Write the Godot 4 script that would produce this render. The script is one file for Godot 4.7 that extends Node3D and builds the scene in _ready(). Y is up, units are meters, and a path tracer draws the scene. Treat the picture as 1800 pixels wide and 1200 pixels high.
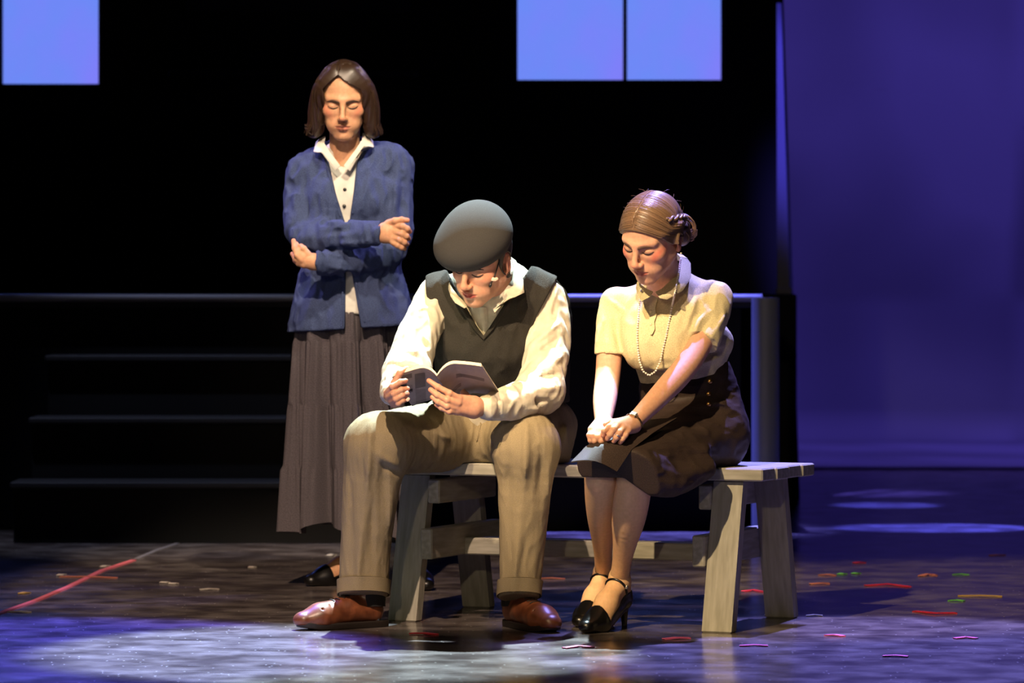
extends Node3D
# Three actors on a theatre stage: a man reading on a bench, a woman beside him, a woman standing behind.
# Units are metres. The camera stands at z = CAM_Z; a pixel of the photograph plus a distance gives a point.
const CAM_Z := 11.5
const EYE := 0.977
const FPX := 7000.0

func W(px: float, py: float, dep: float) -> Vector3:
	return Vector3((px - 900.0) / FPX * dep, EYE - (py - 500.0) / FPX * dep, CAM_Z - dep)

func ground(px: float, py: float) -> Vector3:      # the point of the floor seen at a pixel
	return W(px, py, EYE * FPX / (py - 500.0))

class Acc:
	var v := PackedVector3Array()
	var n := PackedVector3Array()
	var c := PackedColorArray()
	var i := PackedInt32Array()
	func soften(v0: int, i0: int) -> void:          # smooth normals for what was added since v0 / i0
		while n.size() < v.size():
			n.append(Vector3.ZERO)
		for t in range(i0, i.size(), 3):
			var a := i[t]
			var b := i[t + 1]
			var e := i[t + 2]
			var f := (v[e] - v[a]).cross(v[b] - v[a])
			n[a] += f
			n[b] += f
			n[e] += f
		for k in range(v0, v.size()):
			n[k] = n[k].normalized()
	func mesh() -> ArrayMesh:
		var arr := []
		arr.resize(Mesh.ARRAY_MAX)
		arr[Mesh.ARRAY_VERTEX] = v
		arr[Mesh.ARRAY_NORMAL] = n
		if c.size() == v.size():
			arr[Mesh.ARRAY_COLOR] = c
		arr[Mesh.ARRAY_INDEX] = i
		var m := ArrayMesh.new()
		m.add_surface_from_arrays(Mesh.PRIMITIVE_TRIANGLES, arr)
		return m

# A distance field on a grid: tapered capsules and ellipsoids joined by a smooth minimum, meshed as surface nets.
class Field:
	var lo: Vector3
	var h: float
	var nx: int
	var ny: int
	var nz: int
	var d := PackedFloat32Array()
	func _init(a: Vector3, b: Vector3, cell: float) -> void:
		lo = a
		h = cell
		nx = int((b.x - a.x) / cell) + 2
		ny = int((b.y - a.y) / cell) + 2
		nz = int((b.z - a.z) / cell) + 2
		d.resize(nx * ny * nz)
		d.fill(1.0)
	func span(p: Vector3, q: Vector3, m: float) -> Array:
		var a := (p.min(q) - lo) / h - Vector3.ONE * (m / h)
		var b := (p.max(q) - lo) / h + Vector3.ONE * (m / h)
		return [maxi(0, int(a.x)), mini(nx, int(b.x) + 2), maxi(0, int(a.y)), mini(ny, int(b.y) + 2), maxi(0, int(a.z)), mini(nz, int(b.z) + 2)]
	# tapered capsule; squeezed to fl of its radius along the unit vector n; sub carves it out instead
	func cap(a: Vector3, b: Vector3, ra: float, rb: float, k := 0.02, n := Vector3.ZERO, fl := 1.0, sub := false, reach := 0.0) -> void:
		var s := span(a, b, maxf(ra, rb) + maxf(k, reach) + 2.0 * h)
		var g := d
		var sq := 1.0 / fl - 1.0
		var ba := b - a
		ba += n * (ba.dot(n) * sq)
		var inv := 1.0 / maxf(ba.length_squared(), 1e-9)
		var ik := 0.25 / k
		for z in range(s[4], s[5]):
			for y in range(s[2], s[3]):
				var at: int = (z * ny + y) * nx
				for x in range(s[0], s[1]):
					var p := lo + Vector3(x, y, z) * h - a
					if sq != 0.0:
						p += n * (p.dot(n) * sq)
					var t := clampf(p.dot(ba) * inv, 0.0, 1.0)
					var e := (p - ba * t).length() - ra - (rb - ra) * t
					var o := g[at + x]
					if sub:
						e = -e
						var w := maxf(k - absf(o - e), 0.0)
						g[at + x] = maxf(o, e) + w * w * ik
					else:
						var w := maxf(k - absf(o - e), 0.0)
						g[at + x] = minf(o, e) - w * w * ik
		d = g
	func ell(c: Vector3, r: Vector3, k := 0.02, b := Basis.IDENTITY, sub := false) -> void:
		var m := r.x
		m = maxf(m, maxf(r.y, r.z))
		var s := span(c, c, m + k + 2.0 * h)
		var g := d
		var ir := Vector3.ONE / r
		var bt := b.transposed()
		var ik := 0.25 / k
		for z in range(s[4], s[5]):
			for y in range(s[2], s[3]):
				var at: int = (z * ny + y) * nx
				for x in range(s[0], s[1]):
					var p := bt * (lo + Vector3(x, y, z) * h - c)
					var q := p * ir
					var k0 := q.length()
					var k1 := (q * ir).length()
					var e := k0 * (k0 - 1.0) / maxf(k1, 1e-5)
					var o := g[at + x]
					if sub:
						e = -e
						var w := maxf(k - absf(o - e), 0.0)
						g[at + x] = maxf(o, e) + w * w * ik
					else:
						var w := maxf(k - absf(o - e), 0.0)
						g[at + x] = minf(o, e) - w * w * ik
		d = g
	# a limb through pts: a smooth curve with smoothly changing radius, joined to the rest with k
	func chain(pts: Array, rs: Array, k := 0.02, n := Vector3.ZERO, fl := 1.0, sub := false) -> void:
		var p := []
		var r := []
		var m := pts.size()
		for j in m - 1:
			var steps := 4 if m > 2 else 1
			for q in steps:
				var t := q / float(steps)
				p.append((pts[j] as Vector3).cubic_interpolate(pts[j + 1], pts[maxi(j - 1, 0)], pts[mini(j + 2, m - 1)], t))
				r.append(cubic_interpolate(rs[j], rs[j + 1], rs[maxi(j - 1, 0)], rs[mini(j + 2, m - 1)], t))
		p.append(pts[m - 1])
		r.append(rs[m - 1])
		var a := Vector3.INF
		var b := -Vector3.INF
		for j in p.size():
			a = a.min(p[j] - Vector3.ONE * (r[j] + k + 2.0 * h))
			b = b.max(p[j] + Vector3.ONE * (r[j] + k + 2.0 * h))
		var o := ((a - lo) / h).floor().max(Vector3.ZERO)
		var e := ((b - lo) / h).ceil().min(Vector3(nx - 1, ny - 1, nz - 1))
		if e.x <= o.x or e.y <= o.y or e.z <= o.z:
			return
		var f := Field.new(lo + o * h, lo + o * h, h)
		f.nx = int(e.x - o.x) + 1
		f.ny = int(e.y - o.y) + 1
		f.nz = int(e.z - o.z) + 1
		f.d.resize(f.nx * f.ny * f.nz)
		f.d.fill(1.0)
		for j in p.size() - 1:
			f.cap(p[j], p[j + 1], r[j], r[j + 1], 0.0005, n, fl, false, k)
		var g := d
		var ik := 0.25 / k
		for z in f.nz:
			for y in f.ny:
				var at: int = ((z + int(o.z)) * ny + y + int(o.y)) * nx + int(o.x)
				var ft: int = (z * f.ny + y) * f.nx
				for x in f.nx:
					var v := f.d[ft + x]
					if v > 0.9:
						continue
					var u := g[at + x]
					if sub:
						v = -v
						var w := maxf(k - absf(u - v), 0.0)
						g[at + x] = maxf(u, v) + w * w * ik
					else:
						var w := maxf(k - absf(u - v), 0.0)
						g[at + x] = minf(u, v) - w * w * ik
		d = g
	func plane(p0: Vector3, n: Vector3, k := 0.004) -> void:     # keeps what lies behind the plane
		var g := d
		var ik := 0.25 / k
		var m := n.normalized()
		for z in nz:
			for y in ny:
				var at: int = (z * ny + y) * nx
				var e := (lo + Vector3(0, y, z) * h - p0).dot(m)
				for x in nx:
					var o := g[at + x]
					var w := maxf(k - absf(o - e), 0.0)
					g[at + x] = maxf(o, e) + w * w * ik
					e += m.x * h
		d = g
	func warp(fn: Callable, band := 0.03) -> void:                # adds fn(position) to the distance near the surface
		var g := d
		for z in nz:
			for y in ny:
				var at: int = (z * ny + y) * nx
				for x in nx:
					if absf(g[at + x]) < band:
						g[at + x] += fn.call(lo + Vector3(x, y, z) * h)
		d = g
	# crumples the surface: uneven ridges about size metres apart, drawn out by the stretch
	func crumple(seed_: int, size: float, amp: float, stretch := Vector3.ONE) -> void:
		var fn := FastNoiseLite.new()
		fn.seed = seed_
		fn.frequency = 1.0 / size
		fn.fractal_octaves = 2
		var g := d
		for z in nz:
			for y in ny:
				var at: int = (z * ny + y) * nx
				for x in nx:
					if absf(g[at + x]) < 0.02:
						var p := (lo + Vector3(x, y, z) * h) / stretch
						var v := fn.get_noise_3dv(p)
						g[at + x] += amp * (absf(v) * 2.2 - 0.5)
		d = g
	func carve(fn: Callable, band := 0.06) -> void:               # distance = max(distance, fn(position))
		var g := d
		for z in nz:
			for y in ny:
				var at: int = (z * ny + y) * nx
				for x in nx:
					if g[at + x] < band:
						g[at + x] = maxf(g[at + x], fn.call(lo + Vector3(x, y, z) * h))
		d = g
	# a ridge (amp > 0) or a crease (amp < 0) along a line lying on the surface; bow lifts its middle sideways
	func fold(a: Vector3, b: Vector3, wd: float, amp: float, deep := 0.35) -> void:
		var s := span(a, b, wd * 2.4)
		var ez := int(0.09 / h)
		s[4] = maxi(0, s[4] - ez)
		s[5] = mini(nz, s[5] + ez)
		var g := d
		var sc := Vector3(1, 1, deep)
		var ba := (b - a) * sc
		var inv := 1.0 / maxf(ba.length_squared(), 1e-9)
		var iw := 1.0 / (wd * wd)
		for z in range(s[4], s[5]):
			for y in range(s[2], s[3]):
				var at: int = (z * ny + y) * nx
				for x in range(s[0], s[1]):
					if absf(g[at + x]) > 0.03:
						continue
					var p := (lo + Vector3(x, y, z) * h - a) * sc
					var t := clampf(p.dot(ba) * inv, 0.0, 1.0)
					var q := (p - ba * t).length_squared() * iw
					if q < 5.0:
						g[at + x] -= amp * exp(-q) * (0.35 + 2.6 * t * (1.0 - t))
		d = g
	func at(p: Vector3) -> float:
		var q := (p - lo) / h
		var x := clampi(int(q.x), 0, nx - 2)
		var y := clampi(int(q.y), 0, ny - 2)
		var z := clampi(int(q.z), 0, nz - 2)
		var f := q - Vector3(x, y, z)
		var i := (z * ny + y) * nx + x
		var s := nx * ny
		return lerpf(lerpf(lerpf(d[i], d[i + 1], f.x), lerpf(d[i + nx], d[i + nx + 1], f.x), f.y), lerpf(lerpf(d[i + s], d[i + s + 1], f.x), lerpf(d[i + s + nx], d[i + s + nx + 1], f.x), f.y), f.z)
	# walks from p along w until it meets the surface
	func hit(p: Vector3, w: Vector3, far := 0.4) -> Vector3:
		var t := 0.0
		while t < far:
			var e := at(p + w * t)
			if e < 0.0004:
				break
			t += clampf(e * 0.8, 0.0004, 0.01)
		return p + w * t
	func offset(o: float) -> void:
		for j in d.size():
			d[j] -= o
	func copy() -> Field:
		var f := Field.new(lo, lo, h)
		f.nx = nx
		f.ny = ny
		f.nz = nz
		f.d = d.duplicate()
		return f
	func minus(o: Field, off := 0.0) -> void:                     # carve out another field of the same grid
		for j in d.size():
			d[j] = maxf(d[j], -(o.d[j] - off))
	func merge(o: Field, k := 0.02) -> void:
		var ik := 0.25 / k
		var g := d
		for j in g.size():
			var v := o.d[j]
			var u := g[j]
			var w := maxf(k - absf(u - v), 0.0)
			g[j] = minf(u, v) - w * w * ik
		d = g
	func net(acc: Acc, col: Variant = null, xf := Transform3D.IDENTITY) -> void:
		var g := d
		var ids := PackedInt32Array()
		ids.resize(g.size())
		ids.fill(-1)
		var sy := nx
		var sz := nx * ny
		var lim := h * 3.5
		var painted := col is Callable
		var nb := xf.basis.orthonormalized()
		for z in nz - 1:
			for y in ny - 1:
				var at: int = (z * ny + y) * nx
				for x in nx - 1:
					var i := at + x
					var a := g[i]
					if a > lim or a < -lim:
						continue
					var b := g[i + 1]
					var c := g[i + sy]
					var e := g[i + sy + 1]
					var f := g[i + sz]
					var p := g[i + sz + 1]
					var q := g[i + sz + sy]
					var r := g[i + sz + sy + 1]
					var cnt := int(a < 0.0) + int(b < 0.0) + int(c < 0.0) + int(e < 0.0) + int(f < 0.0) + int(p < 0.0) + int(q < 0.0) + int(r < 0.0)
					if cnt == 0 or cnt == 8:
						continue
					var s := Vector3.ZERO
					var m := 0.0
					if (a < 0.0) != (b < 0.0):
						s += Vector3(a / (a - b), 0, 0)
						m += 1.0
					if (c < 0.0) != (e < 0.0):
						s += Vector3(c / (c - e), 1, 0)
						m += 1.0
					if (f < 0.0) != (p < 0.0):
						s += Vector3(f / (f - p), 0, 1)
						m += 1.0
					if (q < 0.0) != (r < 0.0):
						s += Vector3(q / (q - r), 1, 1)
						m += 1.0
					if (a < 0.0) != (c < 0.0):
						s += Vector3(0, a / (a - c), 0)
						m += 1.0
					if (b < 0.0) != (e < 0.0):
						s += Vector3(1, b / (b - e), 0)
						m += 1.0
					if (f < 0.0) != (q < 0.0):
						s += Vector3(0, f / (f - q), 1)
						m += 1.0
					if (p < 0.0) != (r < 0.0):
						s += Vector3(1, p / (p - r), 1)
						m += 1.0
					if (a < 0.0) != (f < 0.0):
						s += Vector3(0, 0, a / (a - f))
						m += 1.0
					if (b < 0.0) != (p < 0.0):
						s += Vector3(1, 0, b / (b - p))
						m += 1.0
					if (c < 0.0) != (q < 0.0):
						s += Vector3(0, 1, c / (c - q))
						m += 1.0
					if (e < 0.0) != (r < 0.0):
						s += Vector3(1, 1, e / (e - r))
						m += 1.0
					s /= m
					var gr := Vector3(
						lerpf(lerpf(b - a, e - c, s.y), lerpf(p - f, r - q, s.y), s.z),
						lerpf(lerpf(c - a, e - b, s.x), lerpf(q - f, r - p, s.x), s.z),
						lerpf(lerpf(f - a, p - b, s.x), lerpf(q - c, r - e, s.x), s.y))
					var pos := lo + (Vector3(x, y, z) + s) * h
					ids[i] = acc.v.size()
					acc.v.append(xf * pos)
					acc.n.append((nb * gr).normalized())
					if painted:
						acc.c.append(col.call(pos))
					elif col != null:
						acc.c.append(col)
		var ii := acc.i
		for z in range(1, nz - 1):
			for y in range(1, ny - 1):
				var at: int = (z * ny + y) * nx
				for x in range(1, nx - 1):
					var i := at + x
					if ids[i] < 0:
						continue
					var neg := g[i] < 0.0
					if neg != (g[i + 1] < 0.0):
						quad(ii, ids[i], ids[i - sy], ids[i - sy - sz], ids[i - sz], neg)
					if neg != (g[i + sy] < 0.0):
						quad(ii, ids[i], ids[i - sz], ids[i - sz - 1], ids[i - 1], neg)
					if neg != (g[i + sz] < 0.0):
						quad(ii, ids[i], ids[i - 1], ids[i - 1 - sy], ids[i - sy], neg)
		acc.i = ii
	func quad(ii: PackedInt32Array, a: int, b: int, c: int, e: int, flip: bool) -> void:
		if a < 0 or b < 0 or c < 0 or e < 0:
			return
		if flip:
			ii.append_array([a, c, b, a, e, c])
		else:
			ii.append_array([a, b, c, a, c, e])

# ---- swept and lofted shapes
func tube(acc: Acc, pts: Array, rs: Array, sides := 6, col := Color.WHITE, flat_n := Vector3.ZERO, fl := 1.0) -> void:
	var v0 := acc.v.size()
	var i0 := acc.i.size()
	var up := Vector3.UP
	for j in pts.size():
		var t: Vector3 = (pts[mini(j + 1, pts.size() - 1)] - pts[maxi(j - 1, 0)]).normalized()
		if j == 0 and absf(t.dot(up)) > 0.9:
			up = Vector3.RIGHT
		var sd := t.cross(up).normalized()
		up = sd.cross(t).normalized()
		for q in sides:
			var an := TAU * q / sides
			var o: Vector3 = (sd * cos(an) + up * sin(an)) * rs[j]
			if fl != 1.0:
				o -= flat_n * (o.dot(flat_n) * (1.0 - fl))
			acc.v.append(pts[j] + o)
			acc.c.append(col)
	for j in pts.size() - 1:
		for q in sides:
			var a := v0 + j * sides + q
			var b := v0 + j * sides + (q + 1) % sides
			acc.i.append_array([a, b, a + sides, b, b + sides, a + sides])
	for en in [0, pts.size() - 1]:
		var cc := acc.v.size()
		acc.v.append(pts[en])
		acc.c.append(col)
		for q in sides:
			var a: int = v0 + en * sides + q
			var b: int = v0 + en * sides + (q + 1) % sides
			acc.i.append_array([cc, b, a] if en == 0 else [cc, a, b])
	acc.soften(v0, i0)

# rows of points joined into a sheet with thickness th along its normals (th 0: a closed loft with no thickness)
func sheet(acc: Acc, rows: Array, th: float, col := Color.WHITE, closed := false) -> void:
	var nr := rows.size()
	var nc: int = rows[0].size()
	var nrm := []
	for r in nr:
		for c in nc:
			var cl: int = (c - 1 + nc) % nc if closed else maxi(c - 1, 0)
			var cr: int = (c + 1) % nc if closed else mini(c + 1, nc - 1)
			var du: Vector3 = rows[r][cr] - rows[r][cl]
			var dv: Vector3 = rows[mini(r + 1, nr - 1)][c] - rows[maxi(r - 1, 0)][c]
			nrm.append(du.cross(dv).normalized())
	var v0 := acc.v.size()
	var sides := [1.0] if th == 0.0 else [0.5, -0.5]
	for sgn: float in sides:
		for r in nr:
			for c in nc:
				acc.v.append(rows[r][c] + nrm[r * nc + c] * (th * sgn))
				acc.n.append(nrm[r * nc + c] * signf(sgn))
				acc.c.append(col)
	var m := nr * nc
	for r in nr - 1:
		for c in (nc if closed else nc - 1):
			var a := v0 + r * nc + c
			var b := v0 + r * nc + (c + 1) % nc
			acc.i.append_array([a, a + nc, b, b, a + nc, b + nc] if th == 0.0 else [a, a + nc, b, b, a + nc, b + nc, m + a, m + b, m + a + nc, m + b, m + b + nc, m + a + nc])
	if th > 0.0:
		var rim := []
		if closed:
			for r: int in [0, nr - 1]:
				for c in nc:
					rim.append([r * nc + c, r * nc + (c + 1) % nc])
		else:
			for c in nc - 1:
				rim.append([c, c + 1])
				rim.append([(nr - 1) * nc + c, (nr - 1) * nc + c + 1])
			for r in nr - 1:
				rim.append([r * nc, (r + 1) * nc])
				rim.append([r * nc + nc - 1, (r + 1) * nc + nc - 1])
		for e: Array in rim:
			var a: int = v0 + e[0]
			var b: int = v0 + e[1]
			acc.i.append_array([a, b, m + a, b, m + b, m + a])

# a box with chamfered edges
func box_mesh(s: Vector3, ch := 0.004) -> ArrayMesh:
	var st := SurfaceTool.new()
	st.begin(Mesh.PRIMITIVE_TRIANGLES)
	st.set_smooth_group(-1)
	var e := s * 0.5
	var P := func(ax: int, sx: float, sy: float, sz: float) -> Vector3:
		var q := Vector3(sx * (e.x - ch), sy * (e.y - ch), sz * (e.z - ch))
		q[ax] = signf(q[ax]) * e[ax]
		return q
	var tri := func(a: Vector3, b: Vector3, c: Vector3) -> void:
		if (c - a).cross(b - a).dot(a + b + c) < 0.0:
			var t := b
			b = c
			c = t
		st.add_vertex(a)
		st.add_vertex(b)
		st.add_vertex(c)
	for sg: float in [-1.0, 1.0]:
		for ax in 3:
			var q := []
			for k: Array in [[-1, -1], [1, -1], [1, 1], [-1, 1]]:
				var g := [0.0, 0.0, 0.0]
				g[ax] = sg
				g[(ax + 1) % 3] = float(k[0])
				g[(ax + 2) % 3] = float(k[1])
				q.append(P.call(ax, g[0], g[1], g[2]))
			tri.call(q[0], q[1], q[2])
			tri.call(q[0], q[2], q[3])
	for ax in 3:
		var b1 := (ax + 1) % 3
		var b2 := (ax + 2) % 3
		for s1: float in [-1.0, 1.0]:
			for s2: float in [-1.0, 1.0]:
				var g := [0.0, 0.0, 0.0]
				g[b1] = s1
				g[b2] = s2
				var g0 := g.duplicate()
				var g1 := g.duplicate()
				g0[ax] = -1.0
				g1[ax] = 1.0
				var a: Vector3 = P.call(b1, g0[0], g0[1], g0[2])
				var b: Vector3 = P.call(b1, g1[0], g1[1], g1[2])
				var c: Vector3 = P.call(b2, g1[0], g1[1], g1[2])
				var f: Vector3 = P.call(b2, g0[0], g0[1], g0[2])
				tri.call(a, b, c)
				tri.call(a, c, f)
	for sx: float in [-1.0, 1.0]:
		for sy: float in [-1.0, 1.0]:
			for sz: float in [-1.0, 1.0]:
				tri.call(P.call(0, sx, sy, sz), P.call(1, sx, sy, sz), P.call(2, sx, sy, sz))
	st.generate_normals()
	return st.commit()

# ---- nodes
func put(called: String, mesh: Mesh, mat: Material, parent: Node3D = self, xf := Transform3D.IDENTITY) -> MeshInstance3D:
	var o := MeshInstance3D.new()
	o.name = called
	o.mesh = mesh
	o.material_override = mat
	o.transform = xf
	parent.add_child(o, true)
	return o

func thing(called: String, at := Vector3.ZERO, turn := 0.0) -> Node3D:
	var o := Node3D.new()
	o.name = called
	o.position = at
	o.rotation.y = turn
	add_child(o, true)
	return o

func tag(o: Node, label: String, category := "", group := "", kind := "") -> Node:
	o.set_meta("label", label)
	if category:
		o.set_meta("category", category)
	if group:
		o.set_meta("group", group)
	if kind:
		o.set_meta("kind", kind)
	return o

func structure(called: String, mesh: Mesh, mat: Material, label: String, xf := Transform3D.IDENTITY) -> MeshInstance3D:
	var o := put(called, mesh, mat, self, xf)
	o.set_meta("kind", "structure")
	o.set_meta("label", label)
	return o

# ---- materials
func noise_tex(seed_: int, freq: float, lo_: Color, hi_: Color, w := 256, hgt := 256, oct := 4, contrast := 1.0) -> ImageTexture:
	var fn := FastNoiseLite.new()
	fn.seed = seed_
	fn.frequency = freq
	fn.noise_type = FastNoiseLite.TYPE_SIMPLEX_SMOOTH
	fn.fractal_octaves = oct
	var im := fn.get_seamless_image(w, hgt)
	var out := Image.create(w, hgt, true, Image.FORMAT_RGB8)
	for y in hgt:
		for x in w:
			var t := clampf((im.get_pixel(x, y).r - 0.5) * contrast + 0.5, 0.0, 1.0)
			out.set_pixel(x, y, lo_.lerp(hi_, t))
	out.generate_mipmaps()
	return ImageTexture.create_from_image(out)

func normal_tex(seed_: int, freq: float, strength: float, w := 256, hgt := 256, oct := 3) -> ImageTexture:
	var fn := FastNoiseLite.new()
	fn.seed = seed_
	fn.frequency = freq
	fn.fractal_octaves = oct
	var im := fn.get_seamless_image(w, hgt)
	im.convert(Image.FORMAT_RGBA8)
	im.bump_map_to_normal_map(strength)
	return ImageTexture.create_from_image(im)

func plain(c: Color, rough := 0.8, spec := 0.5) -> StandardMaterial3D:
	var m := StandardMaterial3D.new()
	m.albedo_color = c
	m.roughness = rough
	m.metallic_specular = spec
	return m

# cloth with a mottled tone and a fine relief; vertex colours multiply when painted
func cloth(c: Color, tone: ImageTexture, relief: ImageTexture, scale_ := 8.0, depth := 0.6, rough := 0.92, painted := false) -> StandardMaterial3D:
	var m := plain(c, rough, 0.25)
	m.albedo_texture = tone
	m.normal_enabled = relief != null
	if relief:
		m.normal_texture = relief
		m.normal_scale = depth
	m.uv1_triplanar = true
	m.uv1_scale = Vector3.ONE * scale_
	m.vertex_color_use_as_albedo = painted
	return m

# ---- camera, lights
func spot(called: String, at: Vector3, to: Vector3, col: Color, energy: float, cone: float, size := 0.06, soft := 1.0) -> SpotLight3D:
	var s := SpotLight3D.new()
	s.name = called
	s.light_color = col
	s.light_energy = energy
	s.spot_range = 40.0
	s.spot_attenuation = 2.0
	s.spot_angle = cone
	s.spot_angle_attenuation = soft
	s.light_size = size
	s.shadow_enabled = true
	add_child(s, true)
	s.look_at_from_position(at, to, Vector3(0, 0, -1) if absf((to - at).normalized().y) > 0.99 else Vector3.UP)
	return s

func camera_and_light() -> void:
	var cam := Camera3D.new()
	cam.name = "camera"
	cam.position = Vector3(0, EYE, CAM_Z)
	var near := 0.5
	var at := CameraAttributesPhysical.new()
	at.frustum_focal_length = 140.0
	at.frustum_focus_distance = 11.15
	at.exposure_aperture = 5.0
	at.frustum_near = near
	at.frustum_far = 80.0
	if DOF:
		cam.attributes = at
	add_child(cam)
	cam.set_frustum(1200.0 / FPX * near, Vector2(0, -100.0 / FPX * near), near, 80.0)
	cam.current = true
	var env := Environment.new()
	env.background_mode = Environment.BG_COLOR
	env.background_color = Color(0, 0, 0)
	env.tonemap_mode = Environment.TONE_MAPPER_LINEAR
	env.tonemap_exposure = 1.15
	env.sdfgi_enabled = true
	env.ssao_enabled = true
	env.ssil_enabled = true
	var we := WorldEnvironment.new()
	we.environment = env
	add_child(we)
	# front of house, warm from the left and paler from the right; a row of steep top lights behind the bench
	spot("front_light_warm", Vector3(-3.0, 6.4, 7.2), Vector3(0.76, 0.6, -0.1), Color(1.0, 0.87, 0.67), 122.0, 5.8, 0.06, 0.4)
	spot("front_light_pale", Vector3(-1.5, 7.0, 7.35), Vector3(-0.50, 0.88, -0.40), Color(1.0, 0.87, 0.75), 116.0, 7.2, 0.06, 0.4)
	spot("balcony_light", Vector3(-1.8, 3.6, 13.0), Vector3(0.0, 0.8, -0.2), Color(1.0, 0.90, 0.74), 16.0, 6.5, 0.15, 0.5)
	spot("overhead_light", Vector3(0.9, 6.4, 3.6), Vector3(-0.54, 1.45, -1.3), Color(1.0, 0.92, 0.80), 52.0, 4.2, 0.06, 0.5)
	spot("side_light_left", Vector3(-3.4, 5.0, -2.4), Vector3(-0.6, 1.3, -1.35), Color(0.78, 0.70, 1.0), 26.0, 4.2, 0.06, 0.5)
	spot("side_light_right", Vector3(2.6, 5.4, -2.4), Vector3(-0.4, 1.3, -1.3), Color(0.78, 0.72, 1.0), 28.0, 4.2, 0.06, 0.5)
	spot("top_light_cool", Vector3(0.1, 6.2, -2.1), Vector3(-0.46, 0.0, 0.85), Color(0.84, 0.95, 1.0), 300.0, 7.1, 0.05, 0.35)
	spot("top_light_violet", Vector3(-2.1, 6.2, -2.1), Vector3(-1.3, 0.0, 0.8), Color(0.40, 0.38, 1.0), 240.0, 8.5, 0.05, 0.35)
	spot("top_light_blue", Vector3(1.3, 6.2, -2.1), Vector3(0.95, 0.0, 0.75), Color(0.56, 0.56, 1.0), 190.0, 8.5, 0.05, 0.35)
	spot("backdrop_light", Vector3(3.2, 8.0, -9.0), Vector3(3.2, 1.0, -13.0), Color(0.50, 0.41, 1.0), 46.0, 40.0, 0.2)
	spot("platform_light", Vector3(-0.2, 7.0, -4.75), Vector3(0.45, 0.93, -4.42), Color(0.45, 0.46, 1.0), 300.0, 6.2, 0.08, 0.6)
	spot("brace_light", Vector3(-0.2, 6.5, -4.2), Vector3(1.21, 1.75, -6.36), Color(0.42, 0.38, 1.0), 170.0, 2.8, 0.08, 0.7)
	spot("steps_light", Vector3(-2.4, 7.0, -2.2), Vector3(-1.2, 0.3, -3.6), Color(0.80, 0.84, 1.0), 20.0, 10.0, 0.1, 0.8)
	spot("wing_light", Vector3(4.6, 3.0, -4.5), Vector3(1.72, 0.0, -4.5), Color(0.34, 0.36, 1.0), 190.0, 4.3, 0.03, 0.3)
	spot("wing_light_far", Vector3(2.6, 4.5, -6.15), Vector3(1.66, 0.0, -6.15), Color(0.34, 0.36, 1.0), 130.0, 3.2, 0.03, 0.5)

const DOF := true
var bench_c := Vector3.ZERO
var bench_u := Vector3.ZERO
var bench_n := Vector3.ZERO

func window_pane_mat() -> StandardMaterial3D:
	var im := Image.create(128, 192, false, Image.FORMAT_RGB8)
	var fn := FastNoiseLite.new()
	fn.seed = 4
	fn.frequency = 0.012
	for y in 192:
		for x in 128:
			var t := clampf(fn.get_noise_2d(x, y * 0.7) * 0.9 + 0.5, 0.0, 1.0)
			var c := Color(0.50, 0.50, 0.98).lerp(Color(0.40, 0.56, 0.96), t)
			im.set_pixel(x, y, c)
	var m := plain(Color(0.05, 0.05, 0.1), 0.6)
	m.emission_enabled = true
	m.emission = Color.BLACK
	m.emission_operator = BaseMaterial3D.EMISSION_OP_ADD
	m.emission_texture = ImageTexture.create_from_image(im)
	m.emission_energy_multiplier = 0.87
	return m

func floor_tex() -> ImageTexture:
	var n := 1024                                      # 2.5 m of floor
	var fn := FastNoiseLite.new()
	fn.seed = 11
	fn.frequency = 0.012
	fn.fractal_octaves = 5
	var cloud := fn.get_seamless_image(n, n)
	var im := Image.create(n, n, true, Image.FORMAT_RGB8)
	for y in n:
		for x in n:
			var t := clampf((cloud.get_pixel(x, y).r - 0.5) * 1.7 + 0.5, 0.0, 1.0)
			im.set_pixel(x, y, Color(0.255, 0.222, 0.212).lerp(Color(0.45, 0.415, 0.40), t))
	var rng := RandomNumberGenerator.new()
	rng.seed = 3
	for j in 620:                                      # scuffs and long scrapes
		var x := rng.randf() * n
		var y := rng.randf() * n
		var long := j % 5 == 0
		var a := rng.randf_range(-0.03, 0.03) if long else rng.randf_range(-0.4, 0.4)
		var ln := rng.randf_range(150, 620) if long else rng.randf_range(6, 60)
		var k := rng.randf_range(0.10, 0.42)
		var thick := 2 + rng.randi() % 4 if long else 1 + rng.randi() % 4
		for q in int(ln):
			var px := int(x + cos(a) * q) % n
			var fade := k * (0.45 + 0.55 * sin(q * 0.05 + j)) * sin(PI * q / ln)
			for w in thick:
				var py := posmod(int(y + sin(a) * q + 2.0 * sin(q * 0.013)) + w, n)
				im.set_pixel(px, py, im.get_pixel(px, py).lerp(Color(0.74, 0.72, 0.71), maxf(fade, 0.0)))
	for j in 500:                                      # specks of grit
		var x := rng.randi() % n
		var y := rng.randi() % (n - 4)
		im.fill_rect(Rect2i(x, y, 2, 4), Color(0.62, 0.60, 0.58))
	im.generate_mipmaps()
	return ImageTexture.create_from_image(im)

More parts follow.
